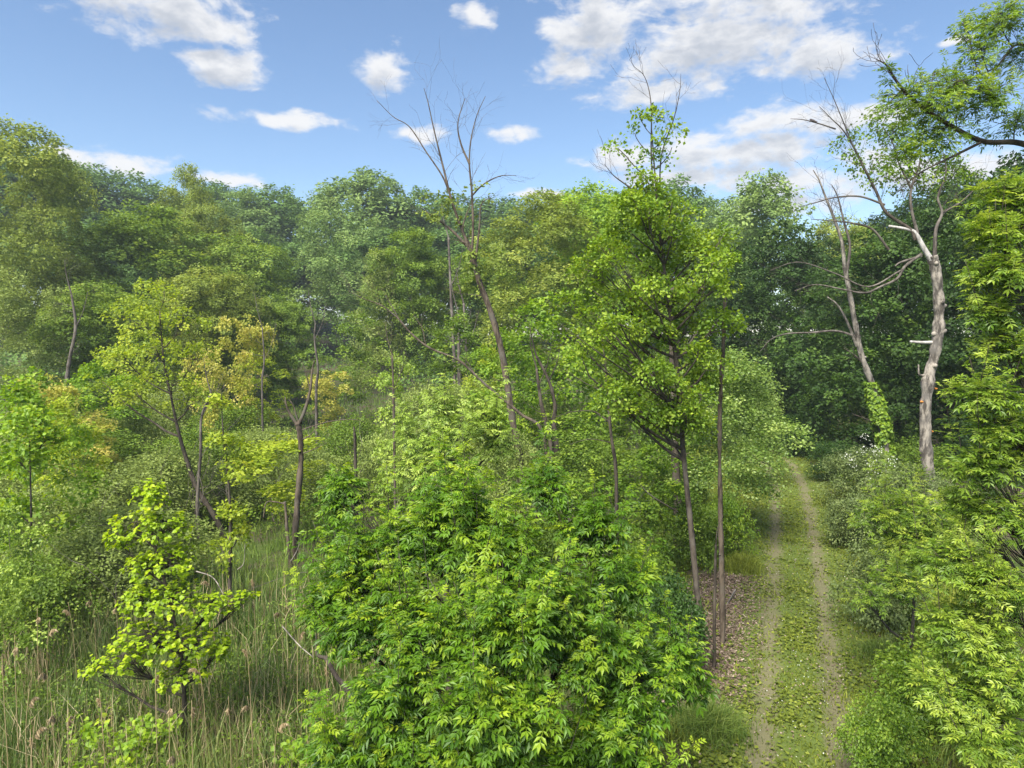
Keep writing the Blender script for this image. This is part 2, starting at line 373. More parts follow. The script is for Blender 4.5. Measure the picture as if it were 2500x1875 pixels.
def bez(a, b, c, n):
    t = np.linspace(0, 1, n)[:, None]; return (1 - t) ** 2 * a + 2 * t * (1 - t) * b + t ** 2 * c
def wobble(rg, p, amp):
    q = p.copy(); k = len(p)
    if k > 2: q[1:-1] += np.cumsum(rg.normal(0, amp, (k - 2, 3)), 0) * np.array((1, 1, .4))
    return q
def limbs(rg, mb, trunk, trad, lobes, pts, idx, every=2, r_end=.008, limb_k=.5, seg=7, twist=.3, sides=4, parts=None, guide=None, gflag=None):
    """limbs from the trunk into each lobe, and branchlets from them to the sprays"""
    L = []
    tz = trunk[:, 2]
    for q_, (c, r) in enumerate(lobes):
        c = np.asarray(c); hd = np.linalg.norm((c - trunk[np.argmin(np.abs(tz - c[2]))])[:2])
        z = np.clip(c[2] - .75 * hd - .3 * r[2], tz[0] + .18 * (tz[-1] - tz[0]), tz[-1])
        i = int(np.argmin(np.abs(tz - z))); a = trunk[i]
        if gflag is not None and gflag[q_]: a = guide[np.argmin(np.linalg.norm(guide - c, axis=1))]
        mid = a + (c - a) * np.array((.6, .6, .35)); end = c + np.array((0, 0, .35 * r[2]))
        p = wobble(rg, bez(a, mid, end, seg), .035 * np.linalg.norm(end - a) * twist)
        r0 = .008 if gflag is not None and gflag[q_] else min(trad[i] * .8, .012 + limb_k * .035 * np.linalg.norm(end - a) + .004)
        lm = MB() if parts is not None else mb[1]
        tube(lm, p, np.linspace(r0, max(r_end * 1.6, r0 * .22), seg), 5); L.append((p, r0))
        if parts is not None: lm.obj('limb', parts[1], parts[0], True)
    for j in range(0, len(pts), every):
        p, r0 = L[idx[j]]; k = rg.integers(len(p) // 2, len(p)); a = p[k]; e = pts[j]
        m = (a + e) / 2 + np.array((0, 0, -.08 * np.linalg.norm(e - a)))
        tube(mb[1], bez(a, m, e, 4), np.linspace(max(r0 * .28, r_end), r_end * .6, 4), 3)

def empty(name, loc, rz=0, scale=(1, 1, 1)):
    o = bpy.data.objects.new(name, None); col.objects.link(o); o.location = loc; o.rotation_euler = (0, 0, rz); o.scale = scale
    o.empty_display_size = .2; return o
def tag(o, label, cat, group=None):
    o['label'] = label; o['category'] = cat
    if group: o['group'] = group
    return o
def kind(o, k, label=None):
    o['kind'] = k
    if label: o['label'] = label
    return o
def copy_tree(src, loc, rz, scale, mat=None, name=None):
    r = src.copy(); col.objects.link(r); r.location = loc; r.rotation_euler = (0, 0, rz); r.scale = scale
    if name: r.name = name
    for ch in src.children:
        c = ch.copy(); col.objects.link(c); c.parent = r
        if mat is not None and ch.name.split('.')[0] in ('crown', 'foliage'):
            c.material_slots[0].link = 'OBJECT'; c.material_slots[0].material = mat
    return r

# ------------------------------------------------------------------ the lie of the land
def sstep(x, a, b):
    t = np.clip((np.asarray(x, float) - a) / (b - a), 0, 1); return t * t * (3 - 2 * t)
PATHPTS = np.array([(2.6, 4.0), (4.3, 9.0), (5.75, 13.1), (9.0, 21.0), (12.4, 29.6), (14.9, 36.3), (16.8, 42.5), (17.6, 50.0), (16.0, 60.0)])
def path_x(y): return np.interp(y, PATHPTS[:, 1], PATHPTS[:, 0])
def gz(x, y):
    x = np.asarray(x, float); y = np.asarray(y, float)
    z = sstep(y, 80, 175) * 7.0 + sstep(y, 70, 170) * sstep(-x, 0, 75) * 8.0
    off = x - path_x(np.clip(y, 4, 60))
    z = z - .45 * sstep(-off, 3.0, 7.0) * (1 - sstep(y, 60, 90)) + .35 * sstep(off, 2.5, 7)
    near = 1 - sstep(np.abs(off), 1.8, 3.2)
    z = z + (1 - near * .8) * .10 * (np.sin(x * .9 + y * .35) * np.sin(y * .7 - x * .2) + .5 * np.sin(x * 2.3 + 1) * np.sin(y * 1.9))
    rut = np.exp(-((np.abs(off) - .78) / .20) ** 2) * (1 - sstep(y, 44, 52)) * .06
    return z - rut

def ground_mats():
    m, g, out = new_mat('woodland_floor')
    P = g.new('ShaderNodeTexCoord').outputs['Object']
    n1 = g.noise(P, .35, 5, .6); n2 = g.noise(P, 3.2, 5, .7); n3 = g.noise(P, 24, 4, .7)
    grass = g.mix(n2, (.035, .060, .012, 1), (.095, .135, .03, 1))
    dirt = g.mix(n3, (.04, .032, .022, 1), (.13, .10, .07, 1))
    c = g.mix(g.step(g.math('ADD', n1, g.math('MULTIPLY', n2, .3)), .55, .78), grass, dirt)
    b = g.new('ShaderNodeBsdfPrincipled'); g.l.new(c, b.inputs['Base Color']); b.inputs['Roughness'].default_value = .95
    b.inputs['Specular IOR Level'].default_value = .1
    bp = g.new('ShaderNodeBump'); bp.inputs['Strength'].default_value = .8; bp.inputs['Distance'].default_value = .06
    g.l.new(g.math('ADD', n3, n2), bp.inputs['Height']); g.l.new(bp.outputs[0], b.inputs['Normal']); g.l.new(b.outputs[0], out.inputs[0])
    p, g, out = new_mat('farm_track')
    P = g.new('ShaderNodeTexCoord').outputs['Object']
    a = g.new('ShaderNodeAttribute', attribute_name='across'); u = g.math('ABSOLUTE', a.outputs['Fac'])
    n1 = g.noise(P, 1.3, 4, .6); n2 = g.noise(P, 7, 5, .7); n3 = g.noise(P, 45, 3, .7)
    d = g.math('ABSOLUTE', g.math('SUBTRACT', u, .78))
    d = g.math('ADD', d, g.math('MULTIPLY', g.math('SUBTRACT', n2, .5), .9)); d = g.math('ADD', d, g.math('MULTIPLY', g.math('SUBTRACT', n1, .5), .8))
    rut = g.math('MULTIPLY', g.math('SUBTRACT', 1.0, g.step(d, .10, .42)), g.step(g.noise(P, .8, 3, .6), .22, .46))
    dirt = g.mix(n3, (.09, .074, .048, 1), (.265, .222, .15, 1))
    grass = g.mix(n2, (.05, .078, .016, 1), (.14, .18, .04, 1))
    c = g.mix(g.math('MULTIPLY', rut, .68), grass, dirt)
    b = g.new('ShaderNodeBsdfPrincipled'); g.l.new(c, b.inputs['Base Color']); b.inputs['Roughness'].default_value = .95
    b.inputs['Specular IOR Level'].default_value = .1
    bp = g.new('ShaderNodeBump'); bp.inputs['Strength'].default_value = .7; bp.inputs['Distance'].default_value = .03
    g.l.new(g.math('ADD', n3, n2), bp.inputs['Height']); g.l.new(bp.outputs[0], b.inputs['Normal']); g.l.new(b.outputs[0], out.inputs[0])
    return m, p
M['ground'], M['track'] = ground_mats()

def axis_steps(lo, hi, near_lo, near_hi, fine, coarse):
    return np.concatenate((np.arange(lo, near_lo, coarse), np.arange(near_lo, near_hi, fine), np.arange(near_hi, hi + coarse, coarse)))
xs = axis_steps(-700, 700, -40, 40, .8, 12); ys = axis_steps(-60, 900, 0, 80, .8, 10)
X, Y = np.meshgrid(xs, ys); Z = gz(X, Y)
offp = np.abs(X - path_x(np.clip(Y, 4, 60))); Z = Z - .14 * (1 - sstep(offp, 1.6, 2.3)) * (Y > 3.2) * (Y < 58)
mb = MB(); nx, ny = len(xs), len(ys); i = np.arange(ny - 1)[:, None] * nx + np.arange(nx - 1)[None]
mb.add(np.stack((X, Y, Z), -1).reshape(-1, 3), np.stack((i, i + 1, i + nx + 1, i + nx), -1).reshape(-1, 4))
kind(mb.obj('ground', M['ground'], smooth=True), 'structure', 'green and brown woodland floor under the marsh and trees')

us = np.linspace(-2.2, 2.2, 45); vs = np.arange(4.0, 57, .3)
X, Y = np.meshgrid(us, vs); XX = X + path_x(Y); Z = gz(XX, Y) + .008 - .10 * sstep(np.abs(X), 1.9, 2.2)
mb = MB(); nx, ny = len(us), len(vs); i = np.arange(ny - 1)[:, None] * nx + np.arange(nx - 1)[None]
mb.add(np.stack((XX, Y, Z), -1).reshape(-1, 3), np.stack((i, i + 1, i + nx + 1, i + nx), -1).reshape(-1, 4))
po = kind(mb.obj('path', M['track'], smooth=True), 'structure', 'grassy farm track with two bare earth wheel ruts')
a = po.data.attributes.new('across', 'FLOAT', 'POINT'); a.data.foreach_set('value', X.astype(np.float32).ravel())

# ------------------------------------------------------------------ kinds of trees and shrubs, one of each, copied below
ARCH = {}
def arch(key, name, seed, H, W, low, nl, ns, per, spread, size, leaf='mid', bark='bark_dark', tpl=DIAMOND, shape='round', lobe=.40, flat=.75,
         r0=None, every=3, lo=.6, base=.45, droop=.25, stems=1, jit=.45, var=.2, trunk_to=.9, limb_k=.5):
    rg = np.random.default_rng(seed); lobes = []
    for i in range(nl):
        h = (i + .5) / nl; h = low + (1 - low) * h; t = (h - low) / (1 - low)
        if shape == 'round': prof = math.sin(math.pi * (.22 + .70 * t)) ** .7
        elif shape == 'cone': prof = (1 - t) ** .8 * .95 + .10
        elif shape == 'top': prof = math.sin(math.pi * (.10 + .72 * t)) ** .9 * (.55 + .45 * t)
        elif shape == 'column': prof = .55 + .45 * math.sin(math.pi * (.15 + .75 * t))
        else: prof = .7 * (1 - abs(2 * t - .9) ** 2 * .6) + .2
        an = i * 2.4 + rg.normal(0, .35); rad = W / 2 * prof
        rr = W * lobe * (.62 + .5 * prof) * .5 * rg.uniform(.75, 1.2)
        dist = max(0, rad - rr) * rg.uniform(.75, 1.05) * (0.15 if i == nl - 1 else 1)
        lobes.append((np.array((math.cos(an) * dist, math.sin(an) * dist, H * h - rr * .55 * (t > .8))), np.array((rr, rr, rr * rg.uniform(.62, .85)))))
    pts, outw, idx, fr = shell_points(rg, lobes, ns, lo)
    root = empty(name, (0, 0, 0))
    tb, cb, wb = MB(), MB(), MB()
    r0 = r0 or H * .016
    for s_ in range(stems):
        k = 9; lean = rg.normal(0, .035 if stems == 1 else .22, 2) * H; zz = np.linspace(-.3, H * trunk_to, k)
        p = np.stack((lean[0] * (zz / H) ** 1.3 + np.cumsum(rg.normal(0, .006 * H, k)), lean[1] * (zz.clip(0) / H) ** 1.3 + np.cumsum(rg.normal(0, .006 * H, k)), zz), 1)
        p[:, :2] -= p[0, :2] - (rg.normal(0, .12, 2) if stems > 1 else 0)
        rad = r0 / math.sqrt(stems) * (1 - .85 * np.linspace(0, 1, k)) ; rad[0] *= 1.35
        sb_ = MB(); tube(sb_, p, rad, 7); sb_.obj('trunk' if stems == 1 else 'stem', M[bark], root, True)
        sel = [l for q, l in enumerate(lobes) if q % stems == s_]; m = np.array([q % stems == s_ for q in idx])
        if sel: limbs(rg, (tb, wb), p, rad, sel, pts[m], idx[m] // stems, every, r_end=size * .05, limb_k=limb_k)
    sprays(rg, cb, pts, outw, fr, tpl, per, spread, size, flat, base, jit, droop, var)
    kind(wb.obj('branches', M[bark], root, True), 'stuff'); cb.obj('crown', M[leaf], root)
    cv = np.concatenate(cb.v); q = lambda c, a: np.percentile(cv[:, c], a)
    ARCH[key] = dict(root=root, H=float(q(2, 99.9)), W=.5 * float(q(0, 99) - q(0, 1) + q(1, 99) - q(1, 1)), used=False)
PRG = np.random.default_rng(77)
def plant(key, px, d, top, wpx, label, cat='tree', group=None, mat=None, name=None, rz=None, base_z=None, py=900):
    A = ARCH[key]; q = at(px, py, d); x, y = q[0], q[1]; z = float(gz(x, y)) if base_z is None else base_z
    h = at(px, top, d)[2] - z; s_ = wpx * d / FPX / A['W']; sz = h / A['H']
    rz = PRG.uniform(0, 6.28) if rz is None else rz
    if not A['used']:
        o = A['root']; A['used'] = True; o.location = (x, y, z); o.rotation_euler = (0, 0, rz); o.scale = (s_, s_, sz)
        if mat:
            for c in o.children:
                if c.name.split('.')[0] == 'crown': c.material_slots[0].link = 'OBJECT'; c.material_slots[0].material = M[mat]
        if name: o.name = name
    else: o = copy_tree(A['root'], (x, y, z), rz, (s_, s_, sz), M[mat] if mat else None, name)
    if mat is None and A['used'] and o is not A['root']:
        for c in o.children:
            if c.name.split('.')[0] == 'crown': c.material_slots[0].link = 'DATA'
    return tag(o, label, cat, group)

arch('F1', 'broadleaf_tree', 1, 24, 15, .30, 17, 430, 44, .78, .40, 'far', lobe=.46, every=6, jit=.3, var=.13)
arch('F2', 'broadleaf_tree', 2, 26, 12, .32, 15, 390, 44, .75, .40, 'far', lobe=.50, shape='column', every=6, jit=.3, var=.13)
arch('F3', 'broadleaf_tree', 3, 22, 16, .30, 18, 430, 44, .78, .40, 'far', lobe=.42, shape='top', every=6, jit=.3, var=.13)
arch('F4', 'broadleaf_tree', 4, 27, 13, .35, 14, 260, 40, .8, .40, 'far', lobe=.48, every=5)
arch('M1', 'broadleaf_tree', 11, 18, 10, .26, 18, 640, 50, .44, .20, 'mid', lobe=.38, shape='round', every=2, jit=.32, limb_k=1.1)
arch('M2', 'broadleaf_tree', 12, 20, 9, .30, 20, 560, 48, .44, .19, 'olive', lobe=.34, shape='column', every=2, lo=.55, jit=.32, limb_k=1.1)
arch('M3', 'broadleaf_tree', 13, 17, 11, .25, 20, 640, 48, .44, .195, 'mid', lobe=.36, shape='top', every=2, jit=.32, limb_k=1.1)
arch('M4', 'feathery_tree', 14, 20, 8, .2, 22, 330, 38, .65, .19, 'olive', lobe=.30, shape='cone', every=2, lo=.3, bark='bark')
arch('L1', 'larch_tree', 15, 25, 9.5, .32, 16, 250, 46, .75, .24, 'willow', 'bark_grey', lobe=.34, shape='column', every=1, lo=.3, jit=.4, limb_k=.8, droop=.5)
arch('D1', 'maple_tree', 21, 16, 12, .06, 24, 720, 46, .46, .19, 'dark', lobe=.42, shape='round', every=4, flat=.45, tpl=BROAD)
arch('S1', 'sapling', 31, 6.5, 3.2, .22, 14, 190, 24, .21, .10, 'lime', bark='bark', lobe=.34, shape='round', every=1, lo=.3, tpl=BROAD, flat=.55, r0=.06)
arch('S2', 'sapling', 32, 7.0, 2.6, .28, 12, 150, 24, .20, .095, 'lime', bark='bark', lobe=.32, shape='column', every=1, lo=.3, tpl=BROAD, flat=.55, r0=.06)
arch('S3', 'sapling', 33, 6.0, 3.4, .35, 13, 150, 24, .21, .10, 'yellow', bark='bark', lobe=.30, shape='top', every=1, lo=.3, tpl=BROAD, flat=.5, r0=.055)
arch('B1', 'willow_shrub', 41, 3.0, 4.0, .12, 16, 420, 30, .26, .085, 'willow', bark='bark_grey', lobe=.42, every=3, r0=.06, stems=4, jit=.7, lo=.4)
arch('B2', 'willow_shrub', 42, 3.6, 3.2, .12, 15, 380, 30, .25, .085, 'willow', bark='bark_grey', lobe=.42, shape='column', every=3, r0=.06, stems=4, jit=.7, lo=.4)
arch('B3', 'leafy_shrub', 43, 2.4, 3.4, .10, 14, 330, 30, .24, .095, 'mid', bark='bark', lobe=.45, every=3, r0=.05, stems=4, jit=.6, lo=.4)
arch('P1', 'poplar_sapling', 51, 8, 4.6, .24, 26, 900, 24, .30, .085, 'poplar', bark='bark_grey', lobe=.34, shape='round', every=3, r0=.08, jit=.8, lo=.3, tpl=BROAD)

# ------------------------------------------------------------------ the far wood
FW = 'trees of the far wood'
far = [  # key, px, distance, top, width, material, label
 ('F1', 160, 128, 372, 250, None, 'dark green crown at the crest of the hill beside the tall yellow-green tree'),
 ('F2', 250, 134, 402, 200, None, 'rounded dark crown stepping down the left hillside skyline'),
 ('F3', 345, 140, 428, 230, None, 'dark skyline crown just left of the spindly-topped tree'),
 ('F1', 530, 142, 446, 220, None, 'dark skyline crown just right of the spindly-topped tree'),
 ('F3', 600, 130, 470, 210, 'far_lt', 'pale crown on the skyline before the dip in the tree line'),
 ('F2', 672, 136, 452, 190, None, 'dark domed crown on the skyline left of the V dip'),
 ('F4', 742, 150, 490, 170, None, 'small dark crown in the bottom of the skyline dip'),
 ('F1', 905, 122, 420, 290, 'far_lt', 'broad high domed crown, tallest of the middle skyline'),
 ('F4', 800, 126, 446, 110, 'far_lt', 'thin wispy crown on the left shoulder of the broad dome'),
 ('F3', 1040, 130, 460, 230, None, 'dark crown on the right shoulder of the broad dome'),
 ('F2', 1130, 150, 478, 210, None, 'dark crown behind the twigs of the leaning bare tree'),
 ('F1', 1240, 150, 482, 230, None, 'dark crown behind the right half of the middle skyline, left of the maple'), ('F3', 1330, 150, 474, 230, None, 'dark crown on the skyline above the olive tree with slanting limbs'),
 ('F2', 1430, 140, 462, 220, 'far_lt', 'pale crown on the skyline between the leaning bare tree and the maple'), ('F1', 1540, 142, 466, 240, None, 'dark skyline crown hidden behind the left boughs of the tall maple'),
 ('F4', 1640, 105, 432, 210, None, 'dark airy crown on the skyline right behind the tall maple top'),
 ('F3', 1725, 140, 478, 200, 'far_lt', 'pale low crown in the skyline gap right of the tall maple'),
 ('F4', 1845, 78, 418, 230, 'far_lt', 'tall airy grey-green tree on the skyline right of the tall maple'),
 ('F2', 1775, 88, 500, 200, 'far_lt', 'shorter grey-green tree at the left foot of the airy skyline tree'),
 ('F1', 330, 112, 520, 250, None, 'dark crown below the hillside skyline left of the spindly top'), ('F2', 480, 116, 560, 220, None, 'dark crown behind the olive-yellow tree in the left grove'), ('F3', 620, 112, 560, 230, None, 'dark crown below the domed crown left of the V dip'),
 ('F1', 740, 118, 580, 220, None, 'dark crown filling the V dip behind the larch-like tree'), ('F2', 930, 108, 560, 230, None, 'dark crown under the right half of the broad dome'), ('F3', 840, 128, 560, 230, None, 'deep shaded crown behind the long pale trunk in the clearing'),
 ('F1', 1090, 112, 560, 250, None, 'dark crown behind the fork of the leaning bare tree'), ('F2', 1230, 110, 560, 250, None, 'dark crown right of the leaning bare tree and below the skyline'), ('F3', 1400, 112, 560, 260, None, 'dark crown behind the broad olive-yellow tree'),
 ('F1', 1560, 110, 560, 260, None, 'dark crown behind the tall maple boughs'), ('F2', 1690, 105, 580, 240, 'dark', 'dark crown right behind the tall maple trunk line'), ('F3', 200, 116, 540, 240, None, 'dark crown on the hillside behind the tall yellow-green edge tree'), ('F2', 60, 124, 350, 260, None, 'dark crown low behind the slimmer yellow-green edge tree'),
 ('F1', -90, 112, 320, 300, None, 'dark crown cut by the left edge of the picture'), ('F2', 5, 92, 590, 210, None, 'dark low crown behind the ragged grey tree at the left edge'), ('F1', 300, 92, 600, 190, None, 'dark low crown behind the wide tree with dark spreading limbs'), ('F3', 2010, 118, 575, 200, 'dark', 'dark low crown in the bottom of the right-hand sky gap'), ('F1', 2170, 100, 520, 280, 'dark', 'dark far crown behind the ivy-covered dead tree'), ('F2', 2330, 92, 440, 300, 'dark', 'dark far crown behind the limbs of the pale snag'), ('F3', 2500, 90, 400, 320, 'dark', 'dark far crown behind the boughs at the right edge')]
for (k, px, d, top, w, mat, lab) in far:
    plant(k, px, d, top, w, lab, 'tree', FW, mat)

# ------------------------------------------------------------------ trees of the middle distance
MT = 'trees standing round the marsh'
plant('M2', 40, 60, 292, 330, 'tall yellow-green tree with an arching dark trunk at the left edge', mat='olive', group=MT, rz=1.0)
plant('M2', 150, 68, 372, 190, 'slimmer yellow-green tree leaning over beside the tall edge tree', mat='olive', group=MT, rz=2.0)
plant('M1', 370, 70, 500, 340, 'wide green tree with dark spreading limbs on the left of the marsh', mat='mid', group=MT, rz=.5)
plant('M2', 475, 84, 402, 160, 'tall spindly olive tree whose bare-stemmed top breaks the skyline', mat='olive', group=MT, rz=3)
plant('M2', 520, 80, 500, 190, 'olive-yellow tree below the spindly skyline top', mat='olive', group=MT, rz=4)
plant('M3', 610, 74, 575, 220, 'fresh green tree at the right end of the left grove', mat='mid', group=MT, rz=1.4)
plant('L1', 835, 88, 490, 190, 'tall airy larch-like tree with a long straight pale trunk in the clearing', mat='far_lt', group=MT, rz=0)
plant('M4', 925, 66, 610, 170, 'grey-olive vine-hung tree left of the leaning bare tree', mat='willow', group=MT, rz=2, name='vine_hung_tree')
plant('M1', 1010, 68, 560, 220, 'green tree behind the fork of the leaning bare tree', mat='mid', group=MT, rz=4)
plant('M3', 1180, 70, 600, 220, 'green tree in the gap right of the leaning bare trunk', mat='mid', group=MT, rz=5)
plant('M2', 1325, 56, 470, 320, 'broad olive-yellow tree with dark slanting limbs in mid wood', mat='olive', group=MT, rz=2.6)
plant('M3', 1460, 62, 448, 280, 'yellow-green tree directly behind the left side of the tall maple', mat='lime', group=MT, rz=.9)
plant('M1', 1560, 50, 640, 260, 'green tree hidden behind the tall maple crown', mat='mid', group=MT, rz=.1)
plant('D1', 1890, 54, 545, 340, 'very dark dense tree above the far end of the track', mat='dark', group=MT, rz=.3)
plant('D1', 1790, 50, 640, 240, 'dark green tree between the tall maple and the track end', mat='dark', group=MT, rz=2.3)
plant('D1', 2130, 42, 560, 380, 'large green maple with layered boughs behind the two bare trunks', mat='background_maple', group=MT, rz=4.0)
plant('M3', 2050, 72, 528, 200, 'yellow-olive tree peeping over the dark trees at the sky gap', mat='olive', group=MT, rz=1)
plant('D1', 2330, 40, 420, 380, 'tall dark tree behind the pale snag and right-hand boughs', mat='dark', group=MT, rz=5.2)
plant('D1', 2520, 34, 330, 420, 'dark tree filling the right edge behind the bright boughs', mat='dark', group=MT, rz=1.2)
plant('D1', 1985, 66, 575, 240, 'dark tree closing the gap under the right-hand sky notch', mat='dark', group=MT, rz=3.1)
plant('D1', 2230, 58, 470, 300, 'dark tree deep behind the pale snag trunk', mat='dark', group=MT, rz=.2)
plant('M3', 250, 52, 690, 240, 'shadowy green tree low in front of the left grove', mat='mid', group=MT, rz=3.3)
plant('M3', 520, 58, 650, 230, 'dull green tree low behind the golden sapling tops', mat='olive', group=MT, rz=.7)
plant('M4', 40, 46, 660, 200, 'grey-green ragged tree at the left edge below the tall tree', mat='willow', group=MT, rz=.7, name='ragged_tree')
plant('M4', 150, 50, 700, 170, 'thin grey twiggy tree left of the yellow sapling', mat='willow', group=MT, rz=1.7, name='twiggy_tree')
plant('M3', 690, 62, 720, 150, 'small bright green tree at the left rim of the clearing', mat='mid', group=MT, rz=1.9)

# ------------------------------------------------------------------ young trees in the marsh and along the track
YT = 'young trees in the marsh'
for a in [
 ('S1', 1335, 36, 715, 240, 'lime', 'lime green young maple right of the leaning bare trunk'),
 ('S1', 1230, 33, 800, 170, 'lime', 'lime green sapling at the foot of the leaning bare trunk'),
 ('S3', 1450, 34, 800, 220, 'lime', 'lime green sapling behind the left boughs of the tall maple'),
 ('S1', 1540, 28, 900, 200, 'mid', 'green sapling in the shade under the tall maple'),
 ('S2', 1420, 26, 1000, 190, 'mid', 'green sapling behind the right shoulder of the foreground ash'),
 ('S1', 1330, 24, 1120, 210, 'maple', 'dark green sapling just behind the top of the foreground ash'),
 ('S1', 1610, 23, 1080, 190, 'maple', 'green sapling among the dark trunks beside the track'),
 ('S2', 350, 42, 680, 150, 'yellow', 'tall yellow sapling rising above the left thicket'),
 ('S3', 600, 44, 768, 130, 'gold', 'sapling with cream-gold top in front of the dark left grove'),
 ('S3', 505, 38, 850, 105, 'gold', 'golden sapling tangled with bare stems beside the curved tree'),
 ('S3', 110, 30, 915, 130, 'gold', 'golden sapling near the left edge, nearest of the gold tops'),
 ('S2', 215, 31, 1000, 120, 'gold', 'small orange-gold sapling right of the left edge gold top'),
 ('S1', 235, 36, 880, 200, 'lime', 'lime green sapling between the gold top and the curved tree'),
 ('S2', 640, 48, 850, 130, 'yellow', 'yellow sapling just left of the forked dead trunk'),
 ('S3', 800, 46, 905, 110, 'gold', 'small gold sapling beyond the forked dead trunk'),
 ('S1', 1190, 40, 840, 110, 'yellow', 'small yellow sapling tucked behind the leaning bare trunk'),
 ('S2', 975, 26, 862, 130, 'ash_pale', 'conical pale green ash sapling round a thin dead pole'),
 ('S1', 70, 20, 900, 260, 'lime', 'loose green sapling with a thin dark stem by the left edge'),
 ('S1', 0, 14.5, 1230, 190, 'ash_pale', 'bright green sapling cut by the left edge above the reeds'),
 ('S1', 150, 26, 960, 170, 'yellow', 'yellow-green sapling between the two gold-topped ones'),
 ('S3', 685, 26.5, 1060, 230, 'yellow', 'yellow-green layered sapling wrapped round the forked dead trunk'),
 ('S1', 470, 62, 800, 110, 'mid', 'small green sapling in the dim ground behind the curved tree'),
 ('S2', 880, 56, 760, 120, 'mid', 'small green sapling at the edge of the clearing by the long pale trunk'),
 ('S2', 760, 60, 850, 110, 'mid', 'low green sapling in the middle of the clearing'),
 ('S1', 1120, 46, 760, 170, 'mid', 'green sapling left behind the leaning bare trunk'),
]: plant(a[0], a[1], a[2], a[3], a[4], a[6], 'sapling', YT, a[5])
plant('P1', 1782, 26.5, 850, 280, 'pale shimmering young poplar at the left edge of the track', 'sapling', None, 'poplar', rz=.4)
plant('P1', 1845, 36, 940, 130, 'smaller pale poplar leaning over the far bend of the track', 'sapling', None, 'poplar', rz=2.4)

# ------------------------------------------------------------------ shrubs
SH = 'shrubs of the marsh thicket'
wl = ['at the left edge just behind the reeds', 'left of the redbud, behind the tall reeds', 'behind the upper half of the redbud', 'left of the thin straight sapling stem', 'between the thin straight sapling and the redbud top', 'below the curved elm trunk', 'at the left edge beneath the loose sapling', 'between the slim sapling and the curved elm foot', 'behind the grey stem by the curved elm', 'left of the curved elm crown', 'right under the curved elm crown', 'at the left edge below the gold-topped sapling', 'left of the forked dead trunk', 'right of the forked dead trunk, near the ash', 'behind the short broken stub', 'left of the conical pale ash sapling', 'behind the golden sapling by the curved elm', 'in the dim back of the thicket behind the elm', 'in the back of the thicket behind the lime sapling', 'in the back of the thicket near the left gold top', 'left of the leaning trunk foot', 'beneath the long slanting dead bough', 'at the back of the thicket under the left grove', 'behind the leaning bare trunk', 'between the crooked trunks and the maple', 'at the foot of the leaning bare trunk']
shr = np.random.default_rng(5)
for q_, (px, d, top, w) in enumerate([(40, 17, 1350, 300), (170, 19, 1300, 330), (330, 21, 1240, 300), (110, 23, 1180, 260), (260, 26, 1140, 260), (400, 29, 1090, 230), (30, 27, 1110, 230),
                        (530, 31, 1130, 200), (480, 34, 1040, 220), (200, 34, 1030, 240), (330, 38, 990, 220), (80, 38, 980, 220), (620, 36, 1040, 190), (760, 32, 1090, 200),
                        (860, 36, 1010, 200), (950, 33, 1040, 170), (560, 44, 980, 190), (420, 48, 930, 190), (250, 48, 920, 200), (130, 48, 920, 190),
                        (1060, 36, 1010, 190), (1030, 44, 930, 170), (380, 58, 890, 170), (1150, 42, 920, 170), (1360, 38, 960, 190), (1250, 30, 1050, 180)]):
    plant(['B1', 'B2', 'B1'][shr.integers(3)], px, d, top, w, 'grey-green willow shrub ' + wl[q_], 'shrub', SH, 'willow' if shr.random() < .7 else 'mid', name='willow_shrub')
for a in [
 ('B1', 2120, 31, 1090, 190, 'grey_shrub', 'grey-leaved shrub with white blossom left of the ivy-covered trunk', 'willow_shrub'),
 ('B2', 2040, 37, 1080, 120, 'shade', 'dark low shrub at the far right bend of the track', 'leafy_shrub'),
 ('B1', 2225, 26, 1130, 190, 'grey_shrub', 'grey-green shrub at the foot of the pale snag', 'willow_shrub'),
 ('B3', 2105, 25, 1200, 150, 'grey_shrub', 'grey-green shrub bulging over the right rut of the track', 'leafy_shrub'),
 ('B3', 2235, 33, 1070, 190, 'mid', 'green shrub between the ivy-covered trunk and the pale snag', 'leafy_shrub'),
 ('B3', 2165, 18, 1320, 200, 'grey_shrub', 'dark rounded shrub beneath the bright ash by the track', 'leafy_shrub'),
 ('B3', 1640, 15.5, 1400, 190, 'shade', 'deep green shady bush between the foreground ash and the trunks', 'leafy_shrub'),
 ('B3', 1560, 19, 1330, 220, 'maple', 'green bush behind the right side of the foreground ash', 'leafy_shrub'),
 ('B3', 1690, 23, 1210, 150, 'mid', 'green bush between the dark trunks and the poplar', 'leafy_shrub'),
 ('B3', 1780, 24, 1200, 130, 'maple', 'low green bush under the poplar at the track side', 'leafy_shrub'),
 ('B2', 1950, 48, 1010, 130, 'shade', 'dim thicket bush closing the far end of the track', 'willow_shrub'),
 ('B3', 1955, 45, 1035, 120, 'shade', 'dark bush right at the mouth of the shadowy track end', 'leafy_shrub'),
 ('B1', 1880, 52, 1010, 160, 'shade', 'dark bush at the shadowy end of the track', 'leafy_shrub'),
 ('B3', 1330, 19, 1250, 220, 'mid', 'green bush hidden behind the crown of the foreground ash', 'leafy_shrub'),
 ('B2', 1460, 32, 1060, 200, 'mid', 'green bush under the boughs left of the maple trunk', 'leafy_shrub'),
 ('B3', 1640, 30, 1120, 160, 'mid', 'green bush behind the thick dark trunk', 'leafy_shrub'),
 ('B3', 2360, 13, 1560, 330, 'right', 'fresh green low bush in the right corner under the boughs', 'leafy_shrub'),
 ('B3', 2200, 11.5, 1700, 200, 'right', 'small fresh green bush right of the track in the lower corner', 'leafy_shrub'),
]: plant(a[0], a[1], a[2], a[3], a[4], a[6], 'shrub', None, a[5], name=a[7])

